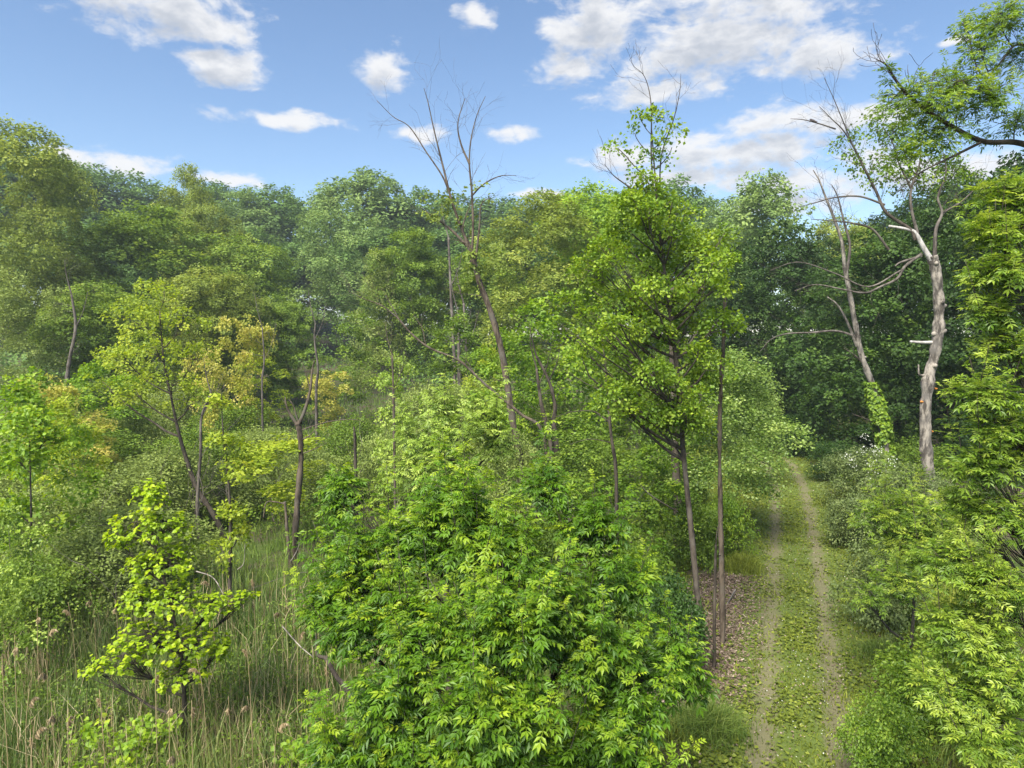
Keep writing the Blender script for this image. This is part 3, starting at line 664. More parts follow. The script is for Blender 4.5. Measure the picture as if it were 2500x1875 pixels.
# ------------------------------------------------------------------ single trees drawn from their own outline
def rel(px, py, d, base): return at(px, py, d) - base
def hero(name, label, cat, px, d, trunk_pts, r_px, lobes_px, ns, leaf, bark, size, mode='spray', per=22, spread=.3, tpl=LEAF, seed=0, n_parts=0, base=.45,
         lo=.45, every=1, flat=.6, droop=.15, jit=.45, var=.2, extra=None, limb_k=.5, trunk_sides=9, bottom=-.5, guide_px=None, leaders=0):
    rg = np.random.default_rng(seed)
    b = at(px, 1000, d); b[2] = float(gz(b[0], b[1]))
    root = tag(empty(name, b), label, cat)
    tp = [np.array((0, 0, -.3))] + [rel(p[0], p[1], p[2] if len(p) > 2 else d, b) for p in trunk_pts]
    P = smooth_poly(tp, 6 * len(tp)); n = len(P); r0 = r_px * d / FPX
    rad = r0 * (1 - .86 * np.linspace(0, 1, n) ** .9); rad[:2] *= 1.25
    rad = rad * (1 + rg.normal(0, .04, n))
    tb, cb, wb = MB(), MB(), MB(); tube(tb, P, rad, trunk_sides)
    lobes = []
    for l in lobes_px:
        dd = l[2]; rx = l[3] * dd / FPX; rz = l[4] * dd / FPX; ry = l[5] if len(l) > 5 else rx
        lobes.append((rel(l[0], l[1], dd, b), np.array((rx, ry, rz))))
    if lobes:
        pts, outw, idx, fr = shell_points(rg, lobes, ns, lo, bottom, wt=np.array([l[6] if len(l) > 6 else 1.0 for l in lobes_px]))
        limbs(rg, (tb, wb), P, rad, lobes, pts, idx, every, r_end=.0035 if d < 14 else .006, limb_k=limb_k, parts=(root, M[bark]),
              guide=None if guide_px is None else np.concatenate([smooth_poly([rel(*p, b) for p in gl], 30) for gl in guide_px]), gflag=None if guide_px is None else [len(l) > 6 for l in lobes_px])
    lead_k = np.ones(ns)
    if leaders:                                            # upright leading shoots with leaves all the way up
        cand = np.nonzero((fr > .72) & (outw[:, 2] > -.1) & (outw[:, 1] < .5) & np.array([len(l) <= 6 for l in lobes_px])[idx])[0]
        for q_ in rg.choice(cand, min(leaders, len(cand)), replace=False):
            dr = norm(UP * 1.0 + outw[q_] * .55 + rg.normal(0, .15, 3)); L_ = rg.uniform(.35, .95) * (1 if d < 12 else 1.3); t_ = np.linspace(.1, 1, 5)
            st = pts[q_] + dr * (L_ * t_)[:, None] - UP * 0
            tube(wb, st, np.linspace(.007, .003, 5), 3)
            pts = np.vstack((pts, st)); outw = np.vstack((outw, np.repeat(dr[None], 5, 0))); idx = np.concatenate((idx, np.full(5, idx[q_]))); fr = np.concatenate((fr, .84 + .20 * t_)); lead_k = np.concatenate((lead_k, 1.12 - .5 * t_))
    if extra: extra(rg, (root, M[bark], wb), P, rad, b)
    tb.obj('trunk', M[bark], root, True)
    if wb.n: kind(wb.obj('twigs', M[bark], root, True), 'stuff')
    if not lobes: return root
    if mode == 'spray':
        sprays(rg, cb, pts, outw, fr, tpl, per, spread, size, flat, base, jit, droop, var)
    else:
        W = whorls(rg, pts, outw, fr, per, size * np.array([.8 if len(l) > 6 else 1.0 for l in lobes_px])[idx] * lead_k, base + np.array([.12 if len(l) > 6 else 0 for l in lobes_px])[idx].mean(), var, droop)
        # the leaves that show largest become parts of their own
        wp = W['pos'] + b; dist = np.linalg.norm(wp - np.array((0, 0, CAMH)), axis=1)
        depth = wp[:, 1]; c_, s_ = math.cos(PITCH), math.sin(PITCH)
        zc = depth * c_ - (wp[:, 2] - CAMH) * s_; uc = depth * s_ + (wp[:, 2] - CAMH) * c_
        sx = wp[:, 0] / zc * FPX + CX; sy = CY - uc / zc * FPX
        inside = (sx > 10) & (sx < 2490) & (sy > 10) & (sy < 1865)
        # front of the crown: nearest leaf of each small patch of the view
        cell = (sx // 26).astype(int) * 1000 + (sy // 26).astype(int); order = np.lexsort((dist, cell)); first = np.ones(len(order), bool)
        first[1:] = cell[order][1:] != cell[order][:-1]
        cand = order[first]; cand = cand[inside[cand]]
        if len(cand) > n_parts: cand = cand[np.argsort(dist[cand] - W['size'][cand] * 2 + rg.normal(0, .3, len(cand)))[:n_parts]]
        mask = np.zeros(len(wp), bool); mask[cand] = True
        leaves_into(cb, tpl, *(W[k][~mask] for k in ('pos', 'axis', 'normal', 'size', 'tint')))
        meshes = []
        for q in range(4):
            tp_ = PINNATE_FINE if tpl is PINNATE else tpl; lm = MB(); lm.add(tp_[0], tp_[1], np.full(len(tp_[1]), (.2, .45, .68, .92)[q])); meshes.append(lm.mesh('leaf', M[leaf]))
        Xb, Yb, Zb = basis(W['axis'], W['normal'])
        for q in np.nonzero(mask)[0]:
            o = bpy.data.objects.new('leaf', meshes[int(np.clip(W['tint'][q] * 4, 0, 3))]); col.objects.link(o); o.parent = root
            m3 = np.stack((Xb[q], Yb[q], Zb[q]), 1) * W['size'][q]
            mm = Matrix([[*m3[0], W['pos'][q][0]], [*m3[1], W['pos'][q][1]], [*m3[2], W['pos'][q][2]], [0, 0, 0, 1]]); o.matrix_local = mm
    co = cb.obj('crown', M[leaf], root)
    if n_parts: co['kind'] = 'stuff'
    return root

# twigs of bare wood
def twigs(rg, mb, p, d, length, radius, level, up=.25, kids=4, spread=.6):
    n = 6; q = [p]; dd = d / np.linalg.norm(d)
    for i in range(n - 1):
        dd = norm(dd + rg.normal(0, .16, 3) + UP * up * .16); q.append(q[-1] + dd * length / (n - 1))
    q = np.array(q); rad = np.linspace(radius, max(radius * .25, .003), n); tube(mb, q, rad, 4 if level > 1 else 3)
    if level > 0:
        for k in range(kids):
            i = rg.integers(1, n); t = q[min(i, n - 1)] - q[i - 1]
            side = norm(np.cross(t, rg.normal(size=3)))
            twigs(rg, mb, q[i], norm(t) + side * rg.uniform(.5, 1.2) * spread * 1.6, length * rg.uniform(.35, .62), radius * .5, level - 1, up, kids, spread)
def bare_limb(rg, mb, pts, b, r0, r1, tw=8, tlen=1.0, level=1, start=.3, sides=6, kids=3, trad=None):
    P = smooth_poly([rel(*p, b) for p in pts], 6 * len(pts)); n = len(P); r0 *= .8; r1 *= .7
    lb = MB(); tube(lb, P, np.linspace(r0, r1, n), sides); lb.obj('limb', mb[1], mb[0], True)
    for k in range(tw):
        i = int(rg.uniform(start, 1) * (n - 2)) + 1; t = norm(P[i] - P[i - 1]); side = norm(np.cross(t, rg.normal(size=3)))
        rr = trad or max(.004, (r0 + (r1 - r0) * i / n) * .24)
        twigs(rg, mb[2], P[i], t + side * rg.uniform(.5, 1.1), tlen * rg.uniform(.5, 1.2), rr, level, kids=kids)

# foreground ash
hero('ash_tree', 'big bright green ash with drooping compound leaves, nearest tree in the middle', 'tree', 1235, 9.4,
     [(1235, 1900, 9.4), (1230, 1600, 9.3), (1190, 1350, 9.4), (1140, 1150, 9.6)], 14,
     [(1106, 1232, 9.8, 108, 76), (1178, 1352, 9.4, 131, 87), (1003, 1322, 9.8, 93, 79), (838, 1207, 10.6, 57, 68), (869, 1392, 9.8, 84, 79), (895, 1522, 9.2, 108, 73),
      (1054, 1552, 8.7, 131, 101), (1260, 1552, 8.4, 131, 110), (1446, 1292, 10, 84, 68), (1497, 1422, 9.6, 96, 79), (1436, 1582, 8.9, 116, 87), (1611, 1632, 9.3, 88, 54),
      (1199, 1732, 8.0, 155, 94), (951, 1712, 8.4, 116, 94), (1508, 1752, 8.6, 116, 87), (828, 1832, 8.6, 69, 50), (1333, 1192, 10.2, 73, 50), (1703, 1652, 9.6, 34, 28), (980, 1850, 8.5, 150, 90), (1230, 1870, 8.1, 200, 100), (1470, 1860, 8.6, 150, 95), (1340, 1460, 9.0, 100, 80), (800, 1480, 9.6, 60, 60)],
     1760, 'ash', 'bark_dark', .285, 'whorl', per=6, leaders=170, every=2, tpl=PINNATE, seed=101, n_parts=300, lo=.35, base=.38, var=.17, droop=.22, bottom=-.4)
hero('ash_tree', 'paler ash sapling just behind and above the foreground ash', 'tree', 1090, 15.5,
     [(1090, 1500, 15.5), (1085, 1200, 15.5), (1085, 970, 15.5)], 9,
     [(1075, 1000, 15.5, 60, 60), (1130, 1060, 15.2, 80, 65), (1030, 1070, 15.6, 75, 70), (1190, 1010, 15.8, 55, 60), (1220, 1080, 15.5, 55, 60), (1090, 1140, 15, 110, 60), (1000, 1150, 15.4, 60, 60)],
     260, 'ash_pale', 'bark_dark', .29, 'whorl', per=6, leaders=12, every=2, tpl=PINNATE, seed=102, n_parts=60, lo=.35, base=.5)
# right-hand tree
RIGHT_BOUGHS = [[(2640, 420, 9.6), (2500, 352, 9.5), (2400, 345, 9.4), (2310, 300, 9.3), (2230, 245, 9.2), (2190, 200, 9.1), (2165, 160, 9.1), (2140, 145, 9.1)],
                [(2400, 345, 9.4), (2330, 380, 9.3), (2250, 420, 9.2), (2190, 470, 9.1)], [(2620, 250, 9.8), (2500, 110, 9.6), (2430, 165, 9.5), (2370, 190, 9.4)]]
def right_extra(rg, tb, P, rad, b):
    bare_limb(rg, tb, [(2640, 420, 9.6), (2500, 352, 9.5), (2400, 345, 9.4), (2310, 300, 9.3), (2230, 245, 9.2), (2190, 200, 9.1), (2165, 160, 9.1), (2140, 145, 9.1)], b, .055, .008, 16, .5, 1, .35)
    bare_limb(rg, tb, [(2400, 345, 9.4), (2330, 380, 9.3), (2250, 420, 9.2), (2190, 470, 9.1)], b, .028, .006, 8, .4, 1, .3)
    bare_limb(rg, tb, [(2620, 250, 9.8), (2500, 110, 9.6), (2430, 165, 9.5), (2370, 190, 9.4)], b, .03, .006, 6, .35, 1, .3)
    bare_limb(rg, tb, [(2600, 900, 9.4), (2480, 860, 9.2), (2400, 830, 9.0)], b, .035, .01, 6, .35, 1, .3)
hero('buckeye_tree', 'bright yellow-green tree with star-like leaves reaching in along the right edge', 'tree', 2660, 9.8,
     [(2665, 1500, 9.8), (2650, 900, 9.8), (2640, 400, 9.8), (2620, 100, 9.8)], 26,
     [(2455, 470, 9.2, 80, 39), (2430, 560, 9.0, 71, 36), (2445, 660, 8.9, 90, 39), (2420, 760, 9.0, 66, 36), (2460, 840, 9.0, 76, 36), (2400, 960, 8.8, 80, 43), (2470, 1050, 8.8, 85, 50),
      (2400, 1130, 9.0, 85, 50), (2350, 1230, 9.4, 66, 36), (2450, 1260, 8.8, 114, 57), (2330, 1360, 9.2, 104, 46), (2440, 1430, 8.8, 104, 61), (2360, 1530, 9.0, 114, 50), (2460, 1640, 8.6, 104, 64), (2330, 1690, 8.9, 104, 50), (2420, 1790, 8.5, 114, 57),
      (2170, 265, 9.2, 48, 36, 0.45, 0.46), (2215, 240, 9.2, 72, 48, 0.52, 0.46), (2270, 270, 9.3, 72, 54, 0.52, 0.46), (2330, 225, 9.3, 84, 66, 0.52, 0.42), (2410, 250, 9.4, 96, 72, 0.65, 0.46), (2480, 300, 9.4, 72, 60, 0.65, 0.54), (2165, 185, 9.1, 36, 48, 0.39, 0.36), (2390, 130, 9.5, 60, 72, 0.52, 0.32),
      (2440, 60, 9.5, 90, 78, 0.65, 0.38), (2350, 70, 9.5, 36, 36, 0.39, 0.36), (2490, 150, 9.6, 60, 72, 0.65, 0.42), (2205, 372, 9.2, 42, 28, 0.39, 0.54), (2300, 330, 9.3, 72, 48, 0.52, 0.36), (2280, 190, 9.3, 48, 36, 0.39, 0.36)],
     1650, 'right', 'bark_dark', .20, 'whorl', leaders=60, per=5, tpl=SLENDER, seed=103, n_parts=300, lo=.2, base=.52, var=.17, extra=right_extra, limb_k=.10, guide_px=RIGHT_BOUGHS)
hero('ash_tree', 'bright ash sapling with slender leaves hanging over the right side of the track', 'tree', 2230, 14.5,
     [(2230, 1500, 14.5), (2220, 1260, 14.5)], 7,
     [(2130, 1270, 14.4, 65, 40), (2200, 1240, 14.5, 75, 45), (2280, 1270, 14.5, 80, 55), (2120, 1450, 13.6, 60, 30), (2200, 1420, 13.8, 90, 45), (2290, 1390, 14, 90, 60), (2250, 1330, 14.3, 90, 50), (2180, 1340, 14.4, 60, 40)],
     400, 'right', 'bark', .22, 'whorl', leaders=26, per=6, tpl=SLENDER, seed=104, n_parts=60, lo=.3, base=.55)
# redbud
hero('redbud_sapling', 'vivid yellow-green redbud with heart-shaped leaves standing in the reeds', 'sapling', 455, 12.6,
     [(455, 1800, 12.6), (445, 1620, 12.6), (410, 1450, 12.6), (370, 1300, 12.6), (360, 1200, 12.6)], 8,
     [(370, 1215, 12.6, 56, 48), (330, 1290, 12.6, 75, 45), (400, 1290, 12.5, 68, 54), (290, 1330, 12.6, 37, 26), (420, 1370, 12.5, 68, 50), (350, 1385, 12.5, 56, 45), (340, 1470, 12.4, 56, 48), (430, 1460, 12.4, 87, 48),
      (520, 1480, 12.5, 68, 42), (600, 1460, 12.6, 37, 30), (370, 1560, 12.3, 112, 48), (300, 1610, 12.3, 87, 36), (470, 1570, 12.4, 87, 45), (240, 1630, 12.4, 43, 16), (540, 1590, 12.5, 31, 48), (440, 1640, 12.3, 75, 36)],
     1150, 'redbud', 'bark_dark', .085, 'whorl', per=4, tpl=HEART, seed=105, n_parts=220, lo=.3, base=.5, droop=.5, var=.15)
# tall maple
def maple_extra(rg, tb, P, rad, b):
    bare_limb(rg, tb, [(1600, 520, 16.8), (1590, 380, 16.8), (1590, 260, 16.8), (1575, 190, 16.8), (1545, 160, 16.7)], b, .03, .005, 6, .7, 1, .45, 4)
    bare_limb(rg, tb, [(1610, 500, 17), (1615, 380, 17), (1645, 290, 17), (1660, 220, 17), (1662, 180, 17)], b, .026, .005, 6, .7, 1, .4, 4)
    bare_limb(rg, tb, [(1580, 500, 16.6), (1540, 460, 16.4), (1500, 430, 16.3), (1475, 400, 16.2)], b, .035, .006, 6, .6, 1, .4, 4)
    bare_limb(rg, tb, [(1650, 1000, 16.7), (1560, 930, 16.3), (1460, 860, 16), (1380, 800, 15.9)], b, .04, .006, 8, .9, 1, .3, 4)
    bare_limb(rg, tb, [(1655, 1250, 16.7), (1590, 1210, 16.3), (1560, 1180, 16.2)], b, .03, .01, 2, .4, 0, .3, 4)
_r = np.random.default_rng(64)
MAPLE_LOBES = [(1590, 300, 16.8, 34, 30, .3, .4), (1550, 335, 16.8, 30, 26, .3, .4), (1630, 325, 16.8, 32, 30, .3, .4), (1508, 366, 16.7, 28, 13, .3, .5), (1640, 368, 16.9, 32, 22, .3, .4), (1590, 385, 16.8, 38, 24, .3, .4), (1562, 420, 16.7, 30, 16, .3, .5), (1560, 285, 16.8, 12, 14, .2, .4)]
for _k in range(86):                                     # the crown's ragged outline: left and right reach by height
    _y = 455 + 590 * (_k + .5) / 86; _lo = np.interp(_y, [455, 520, 600, 680, 760, 860, 940, 1045], [1560, 1515, 1450, 1400, 1375, 1400, 1470, 1575]); _hi = np.interp(_y, [455, 520, 590, 640, 720, 800, 900, 980, 1045], [1625, 1690, 1830, 1800, 1745, 1770, 1775, 1750, 1690])
    _a = (_k * .618034 + _r.uniform(-.12, .12)) % 1; _w = _r.uniform(24, 46); MAPLE_LOBES.append((_lo + (_hi - _lo) * _a, _y + _r.uniform(-12, 12), 16.6 + _r.uniform(-1.3, 1.3) * (1 - abs(2 * _a - 1) ** 2 * .7), _w * 1.15, _w * .7, _w * .0105, 1.0))
hero('maple_tree', 'tall slender maple with a see-through leafy spire left of the track', 'tree', 1722, 16.8,
     [(1712, 1560), (1688, 1300), (1668, 1100), (1655, 920), (1630, 720), (1610, 560), (1600, 440), (1592, 330)], 9.5,
     MAPLE_LOBES,
     950, 'maple', 'bark', .085, 'spray', per=28, spread=.24, tpl=BROAD, seed=106, lo=.3, every=2, flat=.5, base=.5, var=.17, extra=maple_extra)
# curved-stem elm in the marsh
hero('elm_tree', 'yellow-green tree on a curved leaning dark trunk in the left marsh', 'tree', 548, 28,
     [(525, 1262, 28), (480, 1190, 28), (452, 1110, 28), (435, 1050, 28), (420, 980, 28), (400, 880, 28), (390, 760, 28)], 8,
     [(400, 720, 28, 60, 35), (340, 780, 28, 75, 35), (450, 790, 28, 65, 40), (380, 860, 27.6, 90, 40), (300, 880, 28, 70, 35), (480, 870, 28, 60, 40), (420, 940, 27.5, 80, 38), (330, 960, 27.8, 60, 30), (480, 970, 28, 60, 35), (250, 940, 28, 40, 25)],
     210, 'yellow', 'bark_dark', .12, 'spray', per=17, spread=.30, tpl=BROAD, seed=107, lo=.15, every=1, flat=.5, base=.45, var=.17)
hero('slim_sapling', 'slim dark-stemmed sapling with small leafy tufts above the sedge', 'sapling', 560, 19.5,
     [(562, 1450), (563, 1300), (558, 1180), (545, 1060), (540, 960)], 6,
     [(545, 1090, 19.5, 50, 30), (580, 1140, 19.5, 40, 25), (560, 1260, 19.5, 28, 25), (585, 1310, 19.5, 28, 20), (540, 1340, 19.5, 40, 16), (560, 1380, 19.5, 25, 14), (530, 990, 19.5, 25, 20)],
     70, 'yellow', 'bark', .11, 'spray', per=24, spread=.22, tpl=BROAD, seed=108, lo=.3, base=.4)
hero('slim_sapling', 'thin straight dark-stemmed sapling near the left edge of the reeds', 'sapling', 85, 17.5,
     [(85, 1500), (78, 1350), (75, 1200), (72, 1050)], 6,
     [(40, 1120, 17.5, 60, 30), (110, 1080, 17.5, 55, 30), (70, 1030, 17.5, 50, 30), (40, 1250, 17.5, 40, 25)], 90, 'lime', 'bark_dark', .12, 'spray', per=22, spread=.25, tpl=BROAD, seed=109, lo=.3, base=.45)

# ------------------------------------------------------------------ bare and broken trees
def bare_tree(name, label, px, d, trunk_pts, r_px, r_top, bark, limb_list, seed, cat='dead tree', knots=0, sides=9, rough=.05, twig_n=0, leaf=None):
    rg = np.random.default_rng(seed); b = at(px, 1000, d); b[2] = float(gz(b[0], b[1]))
    root = tag(empty(name, b), label, cat)
    P = smooth_poly([np.array((0, 0, -.3))] + [rel(p[0], p[1], p[2] if len(p) > 2 else d, b) for p in trunk_pts], 9 * (len(trunk_pts) + 1)); n = len(P)
    r0, r1 = r_px * d / FPX, r_top * d / FPX; rad = np.linspace(r0, r1, n); rad[:3] *= (1.3, 1.2, 1.08)
    rad = rad * (1 + np.convolve(rg.normal(0, rough * 2, n), np.ones(3) / 3, 'same'))
    tb, wb = MB(), MB(); tube(tb, P, rad, sides)
    if sides > 8:                                            # fluted, uneven bole
        cen = np.repeat(P, sides, 0); nz = rg.normal(0, 1, (n, sides)); nz = (nz + np.roll(nz, 1, 0) + np.roll(nz, -1, 0)) / 3 * .13 + rg.normal(0, .05, sides)[None]
        tb.v[0] = (cen + (tb.v[0] - cen) * (1 + nz.reshape(-1, 1))).astype(np.float32)
    for k in range(twig_n):
        i = rg.integers(n // 3, n); t = norm(P[i] - P[i - 1]); twigs(rg, wb, P[i], t * .3 + norm(np.cross(t, rg.normal(size=3))), rg.uniform(.5, 1.4), .02, 1)
    tr = tb.obj('trunk', M[bark], root, True)
    for k in range(knots):                                   # broken-off knots swell from the bole
        i = rg.integers(4, n - 2); an = rg.uniform(3.2, 6.2); t = np.array((math.cos(an), math.sin(an), .25)); kb = MB()
        q = P[i] + t * rad[i] * .6; tube(kb, np.array([q, q + t * rad[i] * .5, q + t * rad[i] * .75]), np.array((rad[i] * .55, rad[i] * .42, rad[i] * .22)), 7); kb.obj('knot', M[bark], root, True)
    for (pts, a, e, tw, tl, lv, mat) in limb_list:
        bare_limb(rg, (root, M[mat or bark], wb), [(p[0], p[1], p[2] if len(p) > 2 else d) for p in pts], b, a * d / FPX, e * d / FPX, tw, tl, lv, .25, 7)
    if wb.n: kind(wb.obj('twigs', M['bark' if bark.startswith('snag') else bark], root, True), 'stuff')
    return root, b, P, rad

rt, b, P, rad = bare_tree('leaning_tree', 'tall leaning bare tree with forked twigs against the middle sky', 1272, 30,
    [(1268, 1130), (1250, 1020), (1232, 900), (1215, 820), (1190, 740), (1170, 690), (1155, 630), (1140, 590)], 9.5, 5.5, 'bark_tan',
    [([(1140, 590), (1120, 540), (1100, 480), (1085, 420), (1070, 360), (1058, 310), (1045, 250), (1035, 215)], 5, .8, 12, 1.7, 1, None),
     ([(1100, 480), (1080, 430), (1040, 370), (1000, 310), (960, 285), (920, 245)], 3, .7, 9, 1.3, 1, None),
     ([(1150, 640), (1155, 560), (1152, 470), (1146, 400), (1150, 340), (1165, 280), (1185, 235)], 4.5, .8, 12, 1.7, 1, None),
     ([(1146, 400), (1125, 350), (1118, 300), (1135, 240)], 3.5, 1.0, 8, 1.2, 1, None), ([(1150, 480), (1180, 450), (1220, 430), (1260, 428)], 3, .8, 8, 1.1, 1, None),
     ([(1158, 660), (1170, 560), (1175, 500), (1200, 480)], 4, 1, 6, .9, 1, None),
     ([(1140, 600), (1100, 560), (1060, 530), (1025, 505)], 5, 1.2, 9, 1.0, 1, None), ([(1150, 620), (1130, 560), (1148, 500)], 4, 1.5, 5, .8, 1, None)], 201, twig_n=6)
rg = np.random.default_rng(9); cb = MB()
lob = [(rel(1075, 500, 30, b), np.array((.9, .7, .8))), (rel(1060, 530, 30, b), np.array((.9, .7, .5))), (rel(1130, 560, 30, b), np.array((.5, .5, .9))), (rel(1150, 680, 30, b), np.array((.5, .5, 1.2))), (rel(1165, 470, 30, b), np.array((.6, .5, .3)))]
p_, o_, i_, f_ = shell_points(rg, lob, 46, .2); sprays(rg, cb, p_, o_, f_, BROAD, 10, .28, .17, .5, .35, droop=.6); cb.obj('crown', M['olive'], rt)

sn, sb, SP, srad = bare_tree('pale_snag', 'pale barkless dead trunk with bleached broken limbs right of the track', 2282, 28,
    [(2276, 1200), (2262, 1110), (2260, 1000), (2268, 920), (2285, 850), (2292, 780), (2290, 700), (2282, 650), (2276, 625)], 14, 11.5, 'snag',
    [([(2276, 640), (2255, 605), (2235, 570), (2215, 560), (2170, 552)], 9, 4, 0, 1, 0, 'snag_white'),
     ([(2235, 585), (2222, 560), (2165, 520), (2140, 470), (2115, 420), (2090, 370), (2060, 320), (2030, 290), (2000, 260)], 6, .9, 26, 1.4, 1, 'bark'),
     ([(2110, 415), (2080, 350), (2060, 300), (2035, 240), (2012, 190)], 2.6, .7, 16, 1.3, 1, 'bark'),
     ([(2040, 315), (2000, 302), (1960, 292), (1930, 290)], 2.4, .8, 5, .8, 1, 'bark'),
     ([(2282, 625), (2285, 560), (2300, 520), (2290, 480), (2310, 420), (2300, 360)], 6, 1, 20, 1.4, 1, 'bark_grey'),
     ([(2240, 570), (2225, 510), (2225, 460), (2245, 400), (2250, 340), (2265, 290)], 5, .9, 22, 1.4, 1, 'bark_grey'),
     ([(2225, 460), (2195, 400), (2180, 350), (2150, 300)], 3, .8, 16, 1.2, 1, 'bark'),
     ([(2300, 520), (2350, 490), (2400, 440)], 4, 1, 8, 1.2, 1, 'bark_grey'),
     ([(2250, 620), (2210, 650), (2190, 680), (2150, 700), (2110, 715), (2050, 705), (1990, 695), (1940, 710)], 5, 1.2, 12, 1.2, 1, 'bark_grey'),
     ([(2250, 625), (2200, 640), (2185, 650)], 4, 2.5, 0, 1, 0, 'bark_grey'), ([(2170, 610), (2130, 560), (2080, 545), (2040, 540), (1980, 535)], 4, 1, 9, 1.0, 1, 'bark'),
     ([(2160, 500), (2100, 480), (2040, 482), (1990, 495), (1950, 505)], 3.4, 1, 8, 1.0, 1, 'bark'),
     ([(2275, 836), (2250, 836), (2222, 834)], 5.5, 4, 0, .3, 0, 'snag_white'), ([(2265, 915), (2245, 915), (2242, 890)], 4.5, 2.5, 0, .3, 0, 'snag'),
     ([(2255, 1025), (2248, 1012)], 8, 5, 0, .3, 0, 'snag'), ([(2200, 660), (2120, 700), (2040, 668), (1950, 640), (1880, 660)], 3, .8, 9, 1.0, 1, 'bark_grey')], 202, knots=7, sides=12, rough=.07)
lob = [(rel(2070, 350, 28, sb), np.array((.7, .6, .6))), (rel(2090, 400, 28, sb), np.array((.7, .6, .5))), (rel(2180, 330, 28.5, sb), np.array((1.5, 1, .9))), (rel(2250, 360, 28.5, sb), np.array((1.4, 1, 1.1))), (rel(2150, 420, 28.5, sb), np.array((1.2, .8, .9))),
       (rel(2310, 420, 28.6, sb), np.array((1.3, 1, 1.0))), (rel(2220, 450, 28.7, sb), np.array((1.0, .8, .7)))]
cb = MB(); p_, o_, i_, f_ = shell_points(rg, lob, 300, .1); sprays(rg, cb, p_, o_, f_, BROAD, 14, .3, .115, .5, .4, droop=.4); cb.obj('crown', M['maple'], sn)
for (py, sd, s_) in ((944, 1, .16), (982, -1, .09), (1046, 1, .08)):         # orange bracket fungi
    i = int(np.argmin(np.abs((SP + sb)[:, 2] - at(2270, py, 28)[2]))); fb = MB(); n = 9
    th = np.linspace(-math.pi / 2, math.pi / 2, n); ring = np.stack((np.cos(th) * s_ * sd, np.sin(th) * s_ * .9 - .08, np.zeros(n) - .01), 1)
    c0 = SP[i] + np.array((sd * srad[i] * .9, 0, 0)); v = np.vstack((ring + c0, ring * (.8, .8, 1) + c0 - (0, 0, .05), [c0 + (0, 0, .03)], [c0 - (0, 0, .06)]))
    f = [[k, k + 1, n + k + 1, n + k] for k in range(n - 1)]; fb.add(v, np.array(f)); fb.add(np.zeros((0, 3)), np.array([[k + 1, k, 2 * n] for k in range(n - 1)] + [[n + k, n + k + 1, 2 * n + 1] for k in range(n - 1)]) - fb.n)
    if 'fungus' not in M: M['fungus'] = bark_mat('orange_fungus', (.45, .16, .03), (.62, .26, .06), (.5, .2, .05))
    o = fb.obj('bracket_fungus', M['fungus'], sn, True); o['label'] = 'small orange bracket fungus on the pale trunk'

iv, ib, IP, irad = bare_tree('ivy_trunk', 'dead bare tree whose lower trunk is wrapped in bright green ivy', 2175, 32,
    [(2172, 1200), (2165, 1110), (2150, 1030), (2135, 960), (2118, 910), (2100, 855), (2090, 800), (2075, 720), (2062, 650)], 10, 5.5, 'snag',
    [([(2062, 650), (2055, 590), (2035, 530), (2015, 480), (2000, 440), (1985, 415)], 6, 1.4, 10, 1.3, 1, 'snag'), ([(2068, 660), (2075, 600), (2060, 540), (2045, 480), (2030, 450)], 5, 1.2, 10, 1.2, 1, 'bark_grey'),
     ([(2092, 845), (2070, 790), (2045, 745), (2020, 725)], 5, 1.5, 6, .9, 1, 'snag'), ([(2085, 820), (2040, 808), (1980, 812), (1920, 815), (1880, 830), (1855, 860)], 4, .9, 9, 1.0, 1, 'bark_grey'),
     ([(2108, 890), (2090, 870), (2060, 850)], 3, 1, 4, .8, 1, 'bark'), ([(2150, 1040), (2120, 1025), (2080, 1010)], 3, 1, 3, .6, 0, 'bark')], 203, 'tree', knots=3)
zlo, zhi = at(2170, 1150, 32)[2] - ib[2], at(2125, 932, 32)[2] - ib[2]
n = 5200; z = rg.uniform(zlo, zhi, n); j = np.array([np.argmin(np.abs(IP[:, 2] - q)) for q in z]); an = rg.uniform(0, 6.28, n)
lump = np.sin(z * 2.3 + an) + np.sin(z * 5.1 - 2 * an) + .7 * np.sin(z * 9 + 3 * an)
keepi = lump > -.9; z, j, an, lump = z[keepi], j[keepi], an[keepi], lump[keepi]; n = len(z)
o_ = np.stack((np.cos(an), np.sin(an), np.zeros(n)), 1); taper = (1 + .28 * lump) * .35 + .65 * np.sin(np.clip((z - zlo) / (zhi - zlo), .04, 1) * 2.9)
cb = MB(); leaves_into(cb, HEART, IP[j] + np.stack((np.zeros(n), np.zeros(n), z - IP[j, 2]), 1) + o_ * (irad[j] * .9 + rg.uniform(0, .26, n) * taper)[:, None], norm(-UP + o_ * .6 + rg.normal(0, .5, (n, 3))), norm(o_ + UP * .5 + rg.normal(0, .4, (n, 3))), rg.uniform(.09, .16, n), rg.normal(.6, .2, n))
cb.obj('ivy', M['ivy'], iv)

